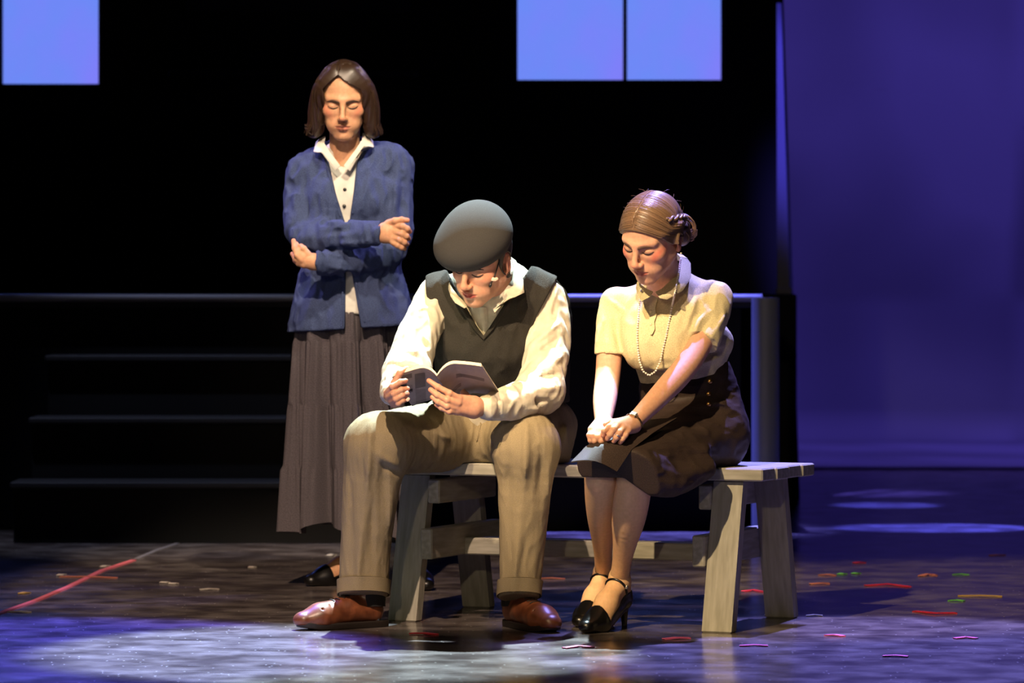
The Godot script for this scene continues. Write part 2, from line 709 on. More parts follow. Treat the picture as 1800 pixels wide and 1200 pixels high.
func stage() -> void:
	# floor: scuffed dark paint
	var fm := plain(Color.WHITE, 0.24, 0.45)
	fm.albedo_texture = floor_tex()
	fm.roughness_texture = noise_tex(12, 0.04, Color(0.7, 0.7, 0.7), Color(1, 1, 1), 256, 256, 4, 1.6)
	fm.uv1_triplanar = true
	fm.uv1_world_triplanar = true
	fm.uv1_scale = Vector3(0.4, 0.4, 0.4)
	var slab := BoxMesh.new()
	slab.size = Vector3(16, 0.2, 26)
	structure("floor", slab, fm, "dark scuffed stage floor", Transform3D(Basis.IDENTITY, Vector3(0, -0.1, -3)))

	var black := plain(Color(0.10, 0.10, 0.105), 0.8, 0.2)
	var black2 := plain(Color(0.14, 0.14, 0.15), 0.7, 0.3)
	# platform with steps
	var zf := CAM_Z - 15.87
	var s := FPX / 15.87
	var top := 0.935
	var zb := CAM_Z - 18.1
	var xr := (1338.0 - 900.0) / s
	var plat := thing("stage_platform", Vector3(0, 0, zf))
	tag(plat, "long black stage platform behind the actors", "platform")
	put("deck", box_mesh(Vector3(xr + 3.6, 0.05, zf - zb + 0.04), 0.006), black2, plat, Transform3D(Basis.IDENTITY, Vector3((xr - 3.6) * 0.5, top - 0.025, (zb - zf) * 0.5 + 0.02)))
	put("front_panel", box_mesh(Vector3(xr + 3.5, top - 0.05, 0.03), 0.003), black, plat, Transform3D(Basis.IDENTITY, Vector3((xr - 3.6) * 0.5 - 0.03, (top - 0.05) * 0.5, -0.02)))
	var added_nose := Acc.new()
	tube(added_nose, [Vector3(-3.6, top - 0.011, 0.048), Vector3(xr, top - 0.011, 0.048)], [0.015, 0.015], 12)
	put("added_nosing", added_nose.mesh(), plain(Color(0.46, 0.46, 0.49), 0.5), plat)  # pale round trim, added so the deck edge catches the top light
	var blk := put("side_riser", box_mesh(Vector3(0.238, 0.935, 0.70), 0.006), black, self, Transform3D(Basis.IDENTITY, Vector3(1.126, 0.4675, CAM_Z - 17.76)))
	tag(blk, "black block standing at the platform's end under the tall brace", "riser")
	var stair := thing("stage_steps", Vector3(-1.13, 0, zf))
	tag(stair, "black wooden steps leading up to the stage platform", "steps")
	for k in 3:
		var xl := (float([22, 55, 84][k]) - 900.0) / s * (1.0 - 0.018 * (3 - k))
		var xe := -0.40
		var yy := top * (k + 1) / 4.0
		var zz := 0.28 * (3 - k)
		put("riser", box_mesh(Vector3(xe - xl, yy - 0.02, 0.02), 0.002), black, stair, Transform3D(Basis.IDENTITY, Vector3((xl + xe) * 0.5 + 1.13, (yy - 0.02) * 0.5, zz - 0.02)))
		put("tread", box_mesh(Vector3(xe - xl + 0.02, 0.025, 0.27), 0.006), black2, stair, Transform3D(Basis.IDENTITY, Vector3((xl + xe) * 0.5 + 1.13, yy - 0.0125, zz - 0.105)))
	# round post at the platform's end
	var pm := CylinderMesh.new()
	pm.top_radius = 0.055
	pm.bottom_radius = 0.055
	pm.height = top - 0.01
	pm.radial_segments = 32
	var post := thing("round_post", Vector3((1342.0 - 900.0) / s, 0, zf + 0.125))
	tag(post, "round grey post standing at the end of the black platform", "post")
	put("shaft", pm, plain(Color(0.48, 0.50, 0.56), 0.5), post, Transform3D(Basis.IDENTITY, Vector3(0, top * 0.5 - 0.005, 0)))
	var pb := CylinderMesh.new()
	pb.top_radius = 0.075
	pb.bottom_radius = 0.08
	pb.height = 0.02
	put("base_plate", pb, black2, post, Transform3D(Basis.IDENTITY, Vector3(0, 0.01, 0)))

	# black house wall with three window openings, standing on the platform
	var dw := 18.2
	var sw := FPX / dw
	var X := func(px: float) -> float: return (px - 900.0) / sw
	var Y := func(py: float) -> float: return EYE - (py - 500.0) / sw
	var wall := CSGCombiner3D.new()
	wall.name = "wall_back"
	wall.set_meta("kind", "structure")
	wall.set_meta("label", "black painted house wall of the set with window openings")
	add_child(wall)
	var poly := CSGPolygon3D.new()
	poly.polygon = PackedVector2Array([Vector2(-5.5, 0.0), Vector2(X.call(1406), 0.0), Vector2(X.call(1377), Y.call(0)), Vector2(X.call(1372), 5.0), Vector2(-5.5, 5.0)])
	poly.depth = 0.08
	poly.material = black
	poly.position = Vector3(0, 0, CAM_Z - dw)
	wall.add_child(poly)
	var wins := [[-70.0, 178.0, 152.0], [904.0, 1274.0, 145.0]]
	for w: Array in wins:
		var hole := CSGBox3D.new()
		hole.operation = CSGShape3D.OPERATION_SUBTRACTION
		var x0: float = X.call(w[0])
		var x1: float = X.call(w[1])
		var y0: float = Y.call(w[2])
		hole.size = Vector3(x1 - x0, 0.95, 0.4)
		hole.position = Vector3((x0 + x1) * 0.5, y0 + 0.475, CAM_Z - dw)
		hole.material = black
		wall.add_child(hole)
	var pane := window_pane_mat()
	var n := 0
	for w: Array in wins:
		n += 1
		var x0: float = X.call(w[0])
		var x1: float = X.call(w[1])
		var y0: float = Y.call(w[2])
		var o := thing("window_%d" % n, Vector3((x0 + x1) * 0.5, y0, CAM_Z - dw - 0.04))
		tag(o, "glowing pale blue stage window " + ["with a single lit panel", "with two tall lit panes"][n - 1], "", "", "structure")
		var ww := x1 - x0
		var mid := 0.5 * (x0 + x1)
		var bars := [x0 + 0.006, x1 - 0.006]
		bars.insert(1, X.call(1099.0) if n == 2 else X.call(2.0) - 0.008)
		for b: float in bars:
			put("mullion", box_mesh(Vector3(0.018, 0.95, 0.05), 0.003), black, o, Transform3D(Basis.IDENTITY, Vector3(b - mid, 0.475, 0)))
		for r: float in [0.006, 0.944]:
			put("rail", box_mesh(Vector3(ww, 0.014, 0.05), 0.003), black, o, Transform3D(Basis.IDENTITY, Vector3(0, r, 0)))
		for k in 2:
			var a: float = bars[k] - mid
			var b: float = bars[k + 1] - mid
			var pn := BoxMesh.new()
			pn.size = Vector3(b - a, 0.93, 0.006)
			put("pane", pn, pane, o, Transform3D(Basis.IDENTITY, Vector3((a + b) * 0.5, 0.475, -0.03)))
			var al := AreaLight3D.new()
			al.name = "window_light"
			al.area_size = Vector2(b - a, 0.9)
			al.light_color = Color(0.45, 0.53, 1.0)
			al.light_energy = 0.25
			al.shadow_enabled = true
			al.position = Vector3((a + b) * 0.5, 0.475, -0.02)
			al.rotation.y = PI
			o.add_child(al, true)
	# batten and picture panel on the wall
	var rail := put("wall_batten", box_mesh(Vector3(X.call(735) - X.call(300), 0.035, 0.06), 0.004), black2, self, Transform3D(Basis.IDENTITY, Vector3(X.call(517), Y.call(131), CAM_Z - dw + 0.07)))
	tag(rail, "thin black batten fixed across the dark wall behind the standing woman", "batten")
	var pnl := put("wall_panel", box_mesh(Vector3(X.call(722) - X.call(330), 0.8, 0.03), 0.004), plain(Color(0.13, 0.13, 0.13), 0.8), self, Transform3D(Basis.IDENTITY, Vector3(X.call(526), Y.call(22) + 0.4, CAM_Z - dw + 0.055)))
	tag(pnl, "dull black panel hung high on the dark wall above the batten", "panel")
	# timber standing at the wall's right end
	var blu := plain(Color(0.34, 0.33, 0.42), 0.7)
	var brace := thing("set_brace", Vector3(1.217, 0.9495, CAM_Z - 17.86))
	tag(brace, "tall narrow brace standing at the end of the black wall, tapering upwards", "brace")
	var ac := Acc.new()
	var k2 := 17.86 / FPX
	var rows := []
	for j in 9:
		var t := j / 8.0
		var wd := lerpf(22.0, 7.0, t) * k2
		var cx := (lerpf(1377.0, 1369.5, t) - 1377.0) * k2
		var y := lerpf(0.0, 505.0, t) * k2
		rows.append([Vector3(cx - wd * 0.5, y, 0.02), Vector3(cx + wd * 0.5, y, 0.02), Vector3(cx + wd * 0.5, y, -0.02), Vector3(cx - wd * 0.5, y, -0.02)])
	for r in 4:
		var strip := []
		for j in 9:
			strip.append([rows[j][(r + 1) % 4], rows[j][r]])
		sheet(ac, strip, 0.0)
	put("upright", ac.mesh(), blu, brace)
	put("foot", box_mesh(Vector3(27.0 * k2, 12.0 * k2, 0.09), 0.004), blu, brace, Transform3D(Basis.IDENTITY, Vector3(0, 0.0, 0.02)))

	# blue cloth backdrop that runs out on to the floor
	var cy := cloth(Color(0.50, 0.50, 0.56), noise_tex(21, 0.006, Color(0.80, 0.80, 0.80), Color(1, 1, 1), 128, 128, 3, 1.5), null, 0.5)
	var rows2 := []
	for k in 30:
		var row := []
		for j in 41:
			var x := lerpf(0.5, 8.0, j / 40.0)
			var ripple := 0.012 * sin(x * 5.0) + 0.02 * sin(x * 2.3 + 1.0)
			if k < 8:
				row.append(Vector3(x, 0.012, lerpf(-9.55, -12.85, k / 7.0)))
			elif k < 14:
				var a := (k - 8) / 5.0 * PI * 0.5
				row.append(Vector3(x, 0.012 + 0.2 * (1.0 - cos(a)), -12.9 - 0.2 * sin(a) + ripple * a * 0.6))
			else:
				row.append(Vector3(x, 0.212 + (k - 13) * 0.45, -13.1 + ripple))
		rows2.append(row)
	ac = Acc.new()
	sheet(ac, rows2, 0.006)
	structure("wall_backdrop", ac.mesh(), cy, "blue lit cloth backdrop falling to the stage floor")

# ---- the bench
func bench() -> void:
	var tone := noise_tex(31, 0.02, Color(0.84, 0.84, 0.82), Color(1, 1, 1), 256, 256, 5, 1.3)
	var wood := plain(Color(0.60, 0.585, 0.54), 0.62, 0.4)
	wood.albedo_texture = tone
	wood.normal_enabled = true
	wood.normal_texture = normal_tex(32, 0.02, 5.0)
	wood.normal_scale = 0.15
	wood.uv1_triplanar = true
	wood.uv1_scale = Vector3(1.2, 9.0, 9.0)
	var upright := wood.duplicate()
	upright.uv1_scale = Vector3(9.0, 1.2, 9.0)
	var th := deg_to_rad(23.0)
	bench_u = Vector3(cos(th), 0, sin(th))
	bench_n = Vector3(sin(th), 0, -cos(th))
	var corner := Vector3((1340.0 - 900.0) / FPX * 11.2, 0, CAM_Z - 11.2)
	var L := 1.19
	var D := 0.43
	var H := 0.459
	var T := 0.036
	bench_c = corner - bench_u * (L * 0.5) + bench_n * (D * 0.5)
	var o := thing("wooden_bench", bench_c, -th)
	tag(o, "weathered grey wooden bench with splayed legs, two actors sitting on it", "bench")
	# local axes: +x along the bench to its right end, +z to the front
	for k in 4:
		var wd := D / 4.0 - 0.003
		var slip: float = [0.0, 0.006, 0.004, 0.010][k]
		put("plank", box_mesh(Vector3(L + slip, T, wd), 0.004), wood, o, Transform3D(Basis.IDENTITY, Vector3(slip * 0.5, H - T * 0.5 - 0.001 * (k % 2), D * 0.5 - (k + 0.5) * D / 4.0)))
	var lx := 0.485
	var bw := 0.089
	var bt := 0.040
	for sx: float in [-1.0, 1.0]:
		for sz: float in [1.0, -1.0]:
			var a := Vector3(sx * lx, H - T, sz * (D * 0.5 - 0.045))
			var b := Vector3(sx * lx, 0.0, sz * (D * 0.5 + 0.055))
			var ln := (a - b).length()
			var up := (a - b) / ln
			var f := Vector3.RIGHT.cross(up)
			var ac := prism([Vector3(-bw * 0.5, 0, -bt * 0.5), Vector3(bw * 0.5, 0, -bt * 0.5), Vector3(bw * 0.5, 0, bt * 0.5), Vector3(-bw * 0.5, 0, bt * 0.5)], a - b)
			put("leg", ac, upright, o, Transform3D(Basis.IDENTITY, b))
			if f == Vector3.ZERO:
				pass
		for lv: Array in [[0.375, 0.21], [0.225, 0.262]]:
			var half: float = lv[1]
			var tall := 0.07 if lv[0] > 0.3 else 0.089
			var ir := Basis(Vector3.UP, PI * 0.5)
			put("cross_brace", box_mesh(Vector3(half * 2.0, tall, 0.038), 0.004), wood, o, Transform3D(ir, Vector3(sx * (lx - bw * 0.5 - 0.020), lv[0], 0)))
	put("stretcher", box_mesh(Vector3(lx * 2.0 - 0.16, 0.05, 0.09), 0.004), wood, o, Transform3D(Basis.IDENTITY, Vector3(0, 0.205, -0.02)))

# a straight bar whose section (in the horizontal plane) is carried along the vector way
func prism(sec: Array, way: Vector3) -> ArrayMesh:
	var st := SurfaceTool.new()
	st.begin(Mesh.PRIMITIVE_TRIANGLES)
	st.set_smooth_group(-1)
	var n := sec.size()
	var mid := way * 0.5
	var ch := 0.004
	var rings := []
	for k: Array in [[0.0, ch], [ch, 0.0], [way.length() - ch, 0.0], [way.length(), ch]]:
		var r := []
		for p: Vector3 in sec:
			r.append(p - Vector3(signf(p.x), 0, signf(p.z)) * k[1] + way.normalized() * k[0])
		rings.append(r)
	var tri := func(a: Vector3, b: Vector3, c: Vector3) -> void:
		var ax := way.normalized()
		var m := (a + b + c) / 3.0
		var out := m - ax * m.dot(ax)
		var fn := (c - a).cross(b - a).normalized()
		if absf(fn.dot(ax)) > 0.8:
			out = ax * signf((m - mid).dot(ax))
		if fn.dot(out) < 0.0:
			var t := b
			b = c
			c = t
		st.add_vertex(a)
		st.add_vertex(b)
		st.add_vertex(c)
	for j in rings.size() - 1:
		for q in n:
			var a: Vector3 = rings[j][q]
			var b: Vector3 = rings[j][(q + 1) % n]
			var c: Vector3 = rings[j + 1][(q + 1) % n]
			var e: Vector3 = rings[j + 1][q]
			tri.call(a, b, c)
			tri.call(a, c, e)
	for r: Array in [rings[0], rings[3]]:
		for q in range(1, n - 1):
			tri.call(r[0], r[q], r[q + 1])
	st.generate_normals()
	return st.commit()

# ---- people
func L(r: float, g: float, b: float) -> Color:          # sRGB as seen -> linear vertex colour
	return Color(r, g, b).srgb_to_linear()

func PX(list: Array) -> Array:
	var out := []
	for p: Array in list:
		out.append(W(p[0], p[1], p[2]))
	return out

func turn(yaw: float, pitch: float, roll: float) -> Basis:
	return Basis(Vector3.UP, deg_to_rad(yaw)) * Basis(Vector3.RIGHT, deg_to_rad(pitch)) * Basis(Vector3.BACK, deg_to_rad(roll))

func skin_mat() -> StandardMaterial3D:
	var m := plain(Color.WHITE, 0.52, 0.4)
	m.vertex_color_use_as_albedo = true
	m.albedo_texture = noise_tex(71, 0.05, Color(0.93, 0.91, 0.90), Color(1, 1, 1), 128, 128, 4, 1.4)
	m.uv1_triplanar = true
	m.uv1_scale = Vector3.ONE * 12.0
	m.subsurf_scatter_enabled = true
	m.subsurf_scatter_strength = 0.12
	return m

# the skin of a head: origin between the ears at eye level, +z out of the face. o: skin, lip, blush, man, neck (world), neck_r, ears
func head_field(xf: Transform3D, o: Dictionary) -> Field:
	var inv := xf.affine_inverse()
	var nk: Vector3 = inv * (o.neck as Vector3)
	var lo := Vector3(-0.098, -0.135, -0.118).min(nk - Vector3.ONE * 0.03)
	var hi := Vector3(0.098, 0.125, 0.128).max(nk + Vector3.ONE * 0.03)
	var f := Field.new(lo, hi, 0.0027)
	var man: bool = o.man
	f.ell(Vector3(0, 0.030, -0.010), Vector3(0.0745, 0.086, 0.095), 0.02)
	f.ell(Vector3(0, -0.028, 0.024), Vector3(0.0600 if man else 0.0585, 0.078, 0.060), 0.03)
	var jw := 0.047 if man else 0.042
	for sg: float in [-1.0, 1.0]:                      # jaw line, cheek bones, brow
		f.cap(Vector3(sg * (jw + 0.008), -0.052, 0.000), Vector3(sg * 0.016, -0.101, 0.062), 0.017, 0.014, 0.03)
		f.ell(Vector3(sg * 0.040, -0.026, 0.055), Vector3(0.022, 0.018, 0.020), 0.025)
		f.cap(Vector3(sg * 0.012, 0.018, 0.083), Vector3(sg * 0.046, 0.019, 0.064), 0.009, 0.008, 0.016)
		f.ell(Vector3(sg * 0.030, -0.066, 0.058), Vector3(0.022, 0.022, 0.020), 0.02)
	f.ell(Vector3(0, -0.101, 0.070), Vector3(0.019, 0.014, 0.014), 0.018)
	f.ell(Vector3(0, -0.066, 0.068), Vector3(0.030, 0.024, 0.022), 0.018)
	for sg: float in [-1.0, 1.0]:                      # sockets, then the lids over the eyes
		f.ell(Vector3(sg * 0.031, 0.001, 0.095), Vector3(0.020, 0.0135, 0.0200), 0.011, Basis.IDENTITY, true)
		f.ell(Vector3(sg * 0.0305, -0.003, 0.0695), Vector3(0.0155, 0.0110, 0.0130), 0.006)
	f.cap(Vector3(0, 0.012, 0.085), Vector3(0, -0.034, 0.1075), 0.0075, 0.0085, 0.012)
	f.ell(Vector3(0, -0.037, 0.1065), Vector3(0.0105, 0.0092, 0.0092), 0.008)
	for sg: float in [-1.0, 1.0]:
		f.ell(Vector3(sg * 0.0115, -0.041, 0.096), Vector3(0.0068, 0.0072, 0.0100), 0.007)
		f.ell(Vector3(sg * 0.0062, -0.0490, 0.1005), Vector3(0.0036, 0.0040, 0.0050), 0.003, Basis.IDENTITY, true)
	var mw := 0.0235
	f.cap(Vector3(0.003, -0.0625, 0.0915), Vector3(mw, -0.0690, 0.080), 0.0058, 0.0022, 0.006)
	f.cap(Vector3(-0.003, -0.0625, 0.0915), Vector3(-mw, -0.0690, 0.080), 0.0058, 0.0022, 0.006)
	f.cap(Vector3(0.006, -0.0755, 0.0885), Vector3(mw - 0.003, -0.0705, 0.080), 0.0066, 0.0022, 0.006)
	f.cap(Vector3(-0.006, -0.0755, 0.0885), Vector3(-mw + 0.003, -0.0705, 0.080), 0.0066, 0.0022, 0.006)
	f.cap(Vector3(-mw, -0.0695, 0.0850), Vector3(0, -0.0690, 0.0985), 0.0014, 0.0016, 0.003, Vector3.ZERO, 1.0, true)
	f.cap(Vector3(mw, -0.0695, 0.0850), Vector3(0, -0.0690, 0.0985), 0.0014, 0.0016, 0.003, Vector3.ZERO, 1.0, true)
	f.ell(Vector3(0, -0.0875, 0.0925), Vector3(0.014, 0.0055, 0.007), 0.008, Basis.IDENTITY, true)
	for sg: float in [-1.0, 1.0]:                      # ears
		var eb := Basis(Vector3.UP, sg * 0.35) * Basis(Vector3.RIGHT, -0.2)
		f.ell(Vector3(sg * 0.0775, -0.008, -0.014), Vector3(0.0065, 0.031, 0.0175), 0.006, eb)
		f.ell(Vector3(sg * 0.0845, -0.006, -0.011), Vector3(0.0050, 0.020, 0.0100), 0.004, eb, true)
		f.ell(Vector3(sg * 0.0765, -0.036, -0.006), Vector3(0.0055, 0.009, 0.008), 0.005)
	var nr: float = o.neck_r
	f.cap(Vector3(0, -0.050, -0.022), nk, nr, nr * 1.08, 0.025)
	return f

func blend(c: Color, to: Color, t: float) -> Color:
	return c.lerp(to, clampf(t, 0.0, 1.0))

func face_color(o: Dictionary) -> Callable:
	var skin: Color = o.skin
	var lip: Color = o.lip
	var red: Color = o.blush
	var amount: float = o.blush_amount
	return func(p: Vector3) -> Color:
		var c := skin
		var ax := absf(p.x)
		if p.z > 0.03:
			var q := Vector2((ax - 0.052) / 0.018, (p.y + 0.018 - (ax - 0.052) * 0.8) / 0.015)
			c = blend(c, red, exp(-q.length_squared()) * amount)
			c = blend(c, red, exp(-Vector2((ax) / 0.012, (p.y + 0.037) / 0.012).length_squared()) * 0.25 * float(p.z > 0.09))
			var lw := Vector2(p.x / 0.0225, (p.y + 0.0695) / (0.0105 if p.y < -0.0695 else 0.0095 - ax * 0.12)).length()
			if p.z > 0.078:
				c = blend(c, lip, (1.12 - lw) * 5.0)
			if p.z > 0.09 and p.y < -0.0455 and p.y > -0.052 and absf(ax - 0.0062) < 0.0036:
				c = blend(c, lip * 0.35, 0.8)  # nostril openings: shade put into the skin colour
		if ax > 0.074:
			c = blend(c, red, 0.25)
		return c

# brows, lashes: thin strips laid on the face
func face_strips(parent: Node3D, f: Field, xf: Transform3D, col: Color, open: float, man: bool) -> void:
	var bm := plain(col, 0.8)
	var dk := plain(Color(0.06, 0.04, 0.035), 0.7)
	for sg: float in [-1.0, 1.0]:
		var ab := Acc.new()
		var al := Acc.new()
		var pts := []
		var rs := []
		for j in 9:
			var t := j / 8.0
			var x := sg * lerpf(0.011, 0.050, t)
			var y := 0.0115 + 0.006 * sin(t * 2.3) - 0.006 * t * t
			pts.append(xf * (f.hit(Vector3(x, y, 0.125), Vector3(0, 0, -1)) + Vector3(0, 0, 0.0004)))
			rs.append((0.0033 if man else 0.0028) * (0.65 + 0.9 * sin(PI * clampf(t * 0.85 + 0.1, 0, 1))) * (1.0 - 0.6 * t * t))
		tube(ab, pts, rs, 6, Color.WHITE, xf.basis.z.normalized(), 0.35)
		pts = []
		rs = []
		for j in 9:
			var t := j / 8.0
			var x := sg * (0.0305 + lerpf(-0.0155, 0.0175, t))
			var y := -0.0055 - 0.0060 * sin(PI * clampf(t, 0, 1)) + 0.002 * t
			pts.append(xf * (f.hit(Vector3(x, y, 0.125), Vector3(0, 0, -1)) + Vector3(0, 0, 0.0005)))
			rs.append(0.0012 * (0.5 + sin(PI * clampf(t * 0.8 + 0.15, 0, 1))))
		tube(al, pts, rs, 5, Color.WHITE, xf.basis.z.normalized(), 0.6)
		put("eyebrow", ab.mesh(), bm, parent)
		put("eyelashes", al.mesh(), dk, parent)

# fingers: arrays of [px, py, depth] from the knuckle to the tip; palm: capsules between pixel points
func hand(acc: Acc, fingers: Array, radii: Array, palm: Array, col: Color, cell := 0.0023) -> void:
	var lo := Vector3.INF
	var hi := -Vector3.INF
	var chains := []
	for fg: Array in fingers:
		chains.append(PX(fg))
		for p: Vector3 in chains[-1]:
			lo = lo.min(p)
			hi = hi.max(p)
	for c: Array in palm:
		for k in 2:
			var p := W(c[k][0], c[k][1], c[k][2])
			lo = lo.min(p - Vector3.ONE * (c[2 + k] - 0.01))
			hi = hi.max(p + Vector3.ONE * (c[2 + k] - 0.01))
	var f := Field.new(lo - Vector3.ONE * 0.022, hi + Vector3.ONE * 0.022, cell)
	for c: Array in palm:
		f.cap(W(c[0][0], c[0][1], c[0][2]), W(c[1][0], c[1][1], c[1][2]), c[2], c[3], 0.012)
	var tips := []
	for j in chains.size():
		var ch: Array = chains[j]
		var r: float = radii[j]
		# fingers only melt into the palm, not into one another
		for k in ch.size() - 1:
			var r0 := r * lerpf(1.08, 0.78, k / float(ch.size() - 1))
			var r1 := r * lerpf(1.08, 0.78, (k + 1.0) / (ch.size() - 1))
			f.cap(ch[k], ch[k + 1], r0, r1, 0.006 if k == 0 else 0.0022)
			if k > 0:
				f.ell(ch[k], Vector3.ONE * r0 * 1.06, 0.003)
		tips.append(ch[-1])
	var pink := blend(col, L(0.86, 0.42, 0.34), 0.35)
	f.net(acc, func(p: Vector3) -> Color:
		var t := 1.0
		for q: Vector3 in tips:
			t = minf(t, p.distance_to(q))
		return blend(col, pink, 1.0 - t / 0.018))

# the trunk and limbs under the clothes, which join head, hands and feet into one body
func under(acc: Acc, chains: Array, radii: Array, col: Color) -> void:
	var lo := Vector3.INF
	var hi := -Vector3.INF
	for c: Array in chains:
		for p: Vector3 in c:
			lo = lo.min(p)
			hi = hi.max(p)
	var f := Field.new(lo - Vector3.ONE * 0.13, hi + Vector3.ONE * 0.13, 0.014)
	for j in chains.size():
		f.chain(chains[j], radii[j], 0.03)
	f.net(acc, col)

func nails(acc: Acc, list: Array, r := 0.0042) -> void:   # [px, py, depth, direction angle in the picture plane]
	for n: Array in list:
		var c := W(n[0], n[1], n[2])
		var a: float = deg_to_rad(n[3])
		var dr := Vector3(cos(a), -sin(a), 0)
		tube(acc, [c - dr * r * 1.2, c - dr * r * 0.6, c + dr * r * 0.6, c + dr * r * 1.3], [r * 0.7, r, r, r * 0.6], 8, Color.WHITE, Vector3.BACK, 0.35)

# a lace-up shoe: local +z is the toe, origin under the heel on the floor
func lace_shoe(parent: Node3D, xf: Transform3D, upper_m: Material, sole_m: Material) -> void:
	var f := Field.new(Vector3(-0.065, 0.0, -0.06), Vector3(0.065, 0.14, 0.26), 0.0034)
	f.cap(Vector3(0, 0.046, 0.005), Vector3(0, 0.052, 0.075), 0.035, 0.037, 0.02)
	f.cap(Vector3(0, 0.052, 0.075), Vector3(0.004, 0.034, 0.165), 0.037, 0.043, 0.02)
	f.cap(Vector3(0.004, 0.034, 0.165), Vector3(0.002, 0.028, 0.215), 0.043, 0.033, 0.02, Vector3.UP, 0.78)
	f.cap(Vector3(0, 0.07, 0.012), Vector3(0, 0.112, 0.018), 0.033, 0.037, 0.02)
	f.plane(Vector3(0, 0.014, 0), Vector3.DOWN, 0.004)
	f.plane(Vector3(0, 0.105, 0), Vector3(0, 1, 0.15), 0.004)
	f.cap(Vector3(-0.05, 0.060, 0.175), Vector3(0.05, 0.060, 0.175), 0.0022, 0.0022, 0.005, Vector3.ZERO, 1.0, true)
	f.fold(Vector3(-0.04, 0.07, 0.140), Vector3(0.04, 0.068, 0.146), 0.006, -0.003, 1.0)
	f.fold(Vector3(-0.04, 0.075, 0.125), Vector3(0.04, 0.072, 0.128), 0.006, -0.0025, 1.0)
	var a := Acc.new()
	f.net(a)
	var u := put("shoe", a.mesh(), upper_m, parent, xf)
	var rows := []
	var out := []
	for j in 40:
		var t := TAU * j / 40.0
		var z := 0.095 - 0.142 * cos(t)
		var k := (z + 0.047) / 0.284
		var wd := lerpf(0.034, 0.047, smoothstep(0.25, 0.75, k)) * pow(absf(sin(t)), 0.62) * signf(sin(t))
		out.append(Vector3(wd + 0.004 * k, 0, z))
	var add := func(y: float, s: float) -> void:
		var r := []
		for p: Vector3 in out:
			r.append(Vector3(p.x * s, y + 0.010 * smoothstep(0.17, 0.25, p.z), 0.095 + (p.z - 0.095) * (0.97 + 0.03 * s)))
		rows.append(r)
	add.call(0.0, 0.02)
	add.call(0.0, 0.90)
	add.call(0.003, 0.98)
	add.call(0.015, 0.99)
	add.call(0.018, 0.96)
	add.call(0.020, 0.85)
	var sa := Acc.new()
	sheet(sa, rows, 0.0, Color.WHITE, true)
	put("sole", sa.mesh(), sole_m, u)
	var hb := Acc.new()
	for k in 4:
		var z := 0.085 + k * 0.016
		var pts := []
		var rs := []
		for j in 7:
			var x := lerpf(-0.017, 0.017, j / 6.0)
			pts.append(f.hit(Vector3(x, 0.14, z - absf(x) * 0.25), Vector3.DOWN) + Vector3(0, 0.001, 0))
			rs.append(0.0021)
		tube(hb, pts, rs, 5)
	put("lace", hb.mesh(), sole_m, u)

# a strand lying on a field: directions from the head's centre are swept from a to b
func strand(acc: Acc, f: Field, xf: Transform3D, c: Vector3, dirs: Array, r: float, col: Color, lift := 0.0008) -> void:
	var pts := []
	var rs := []
	var n := 4 * (dirs.size() - 1)
	for j in n + 1:
		var u := j / 4.0
		var k := mini(int(u), dirs.size() - 2)
		var w: Vector3 = (dirs[k] as Vector3).normalized().slerp((dirs[k + 1] as Vector3).normalized(), u - k)
		var p := f.hit(c + w * 0.22, -w, 0.3)
		pts.append(xf * (p + w * lift))
		rs.append(r * (0.35 + 0.65 * sin(PI * clampf(0.08 + 0.84 * j / n, 0, 1))))
	tube(acc, pts, rs, 4, col)

func hair_mat() -> StandardMaterial3D:
	var m := plain(Color.WHITE, 0.38, 0.5)
	m.vertex_color_use_as_albedo = true
	return m

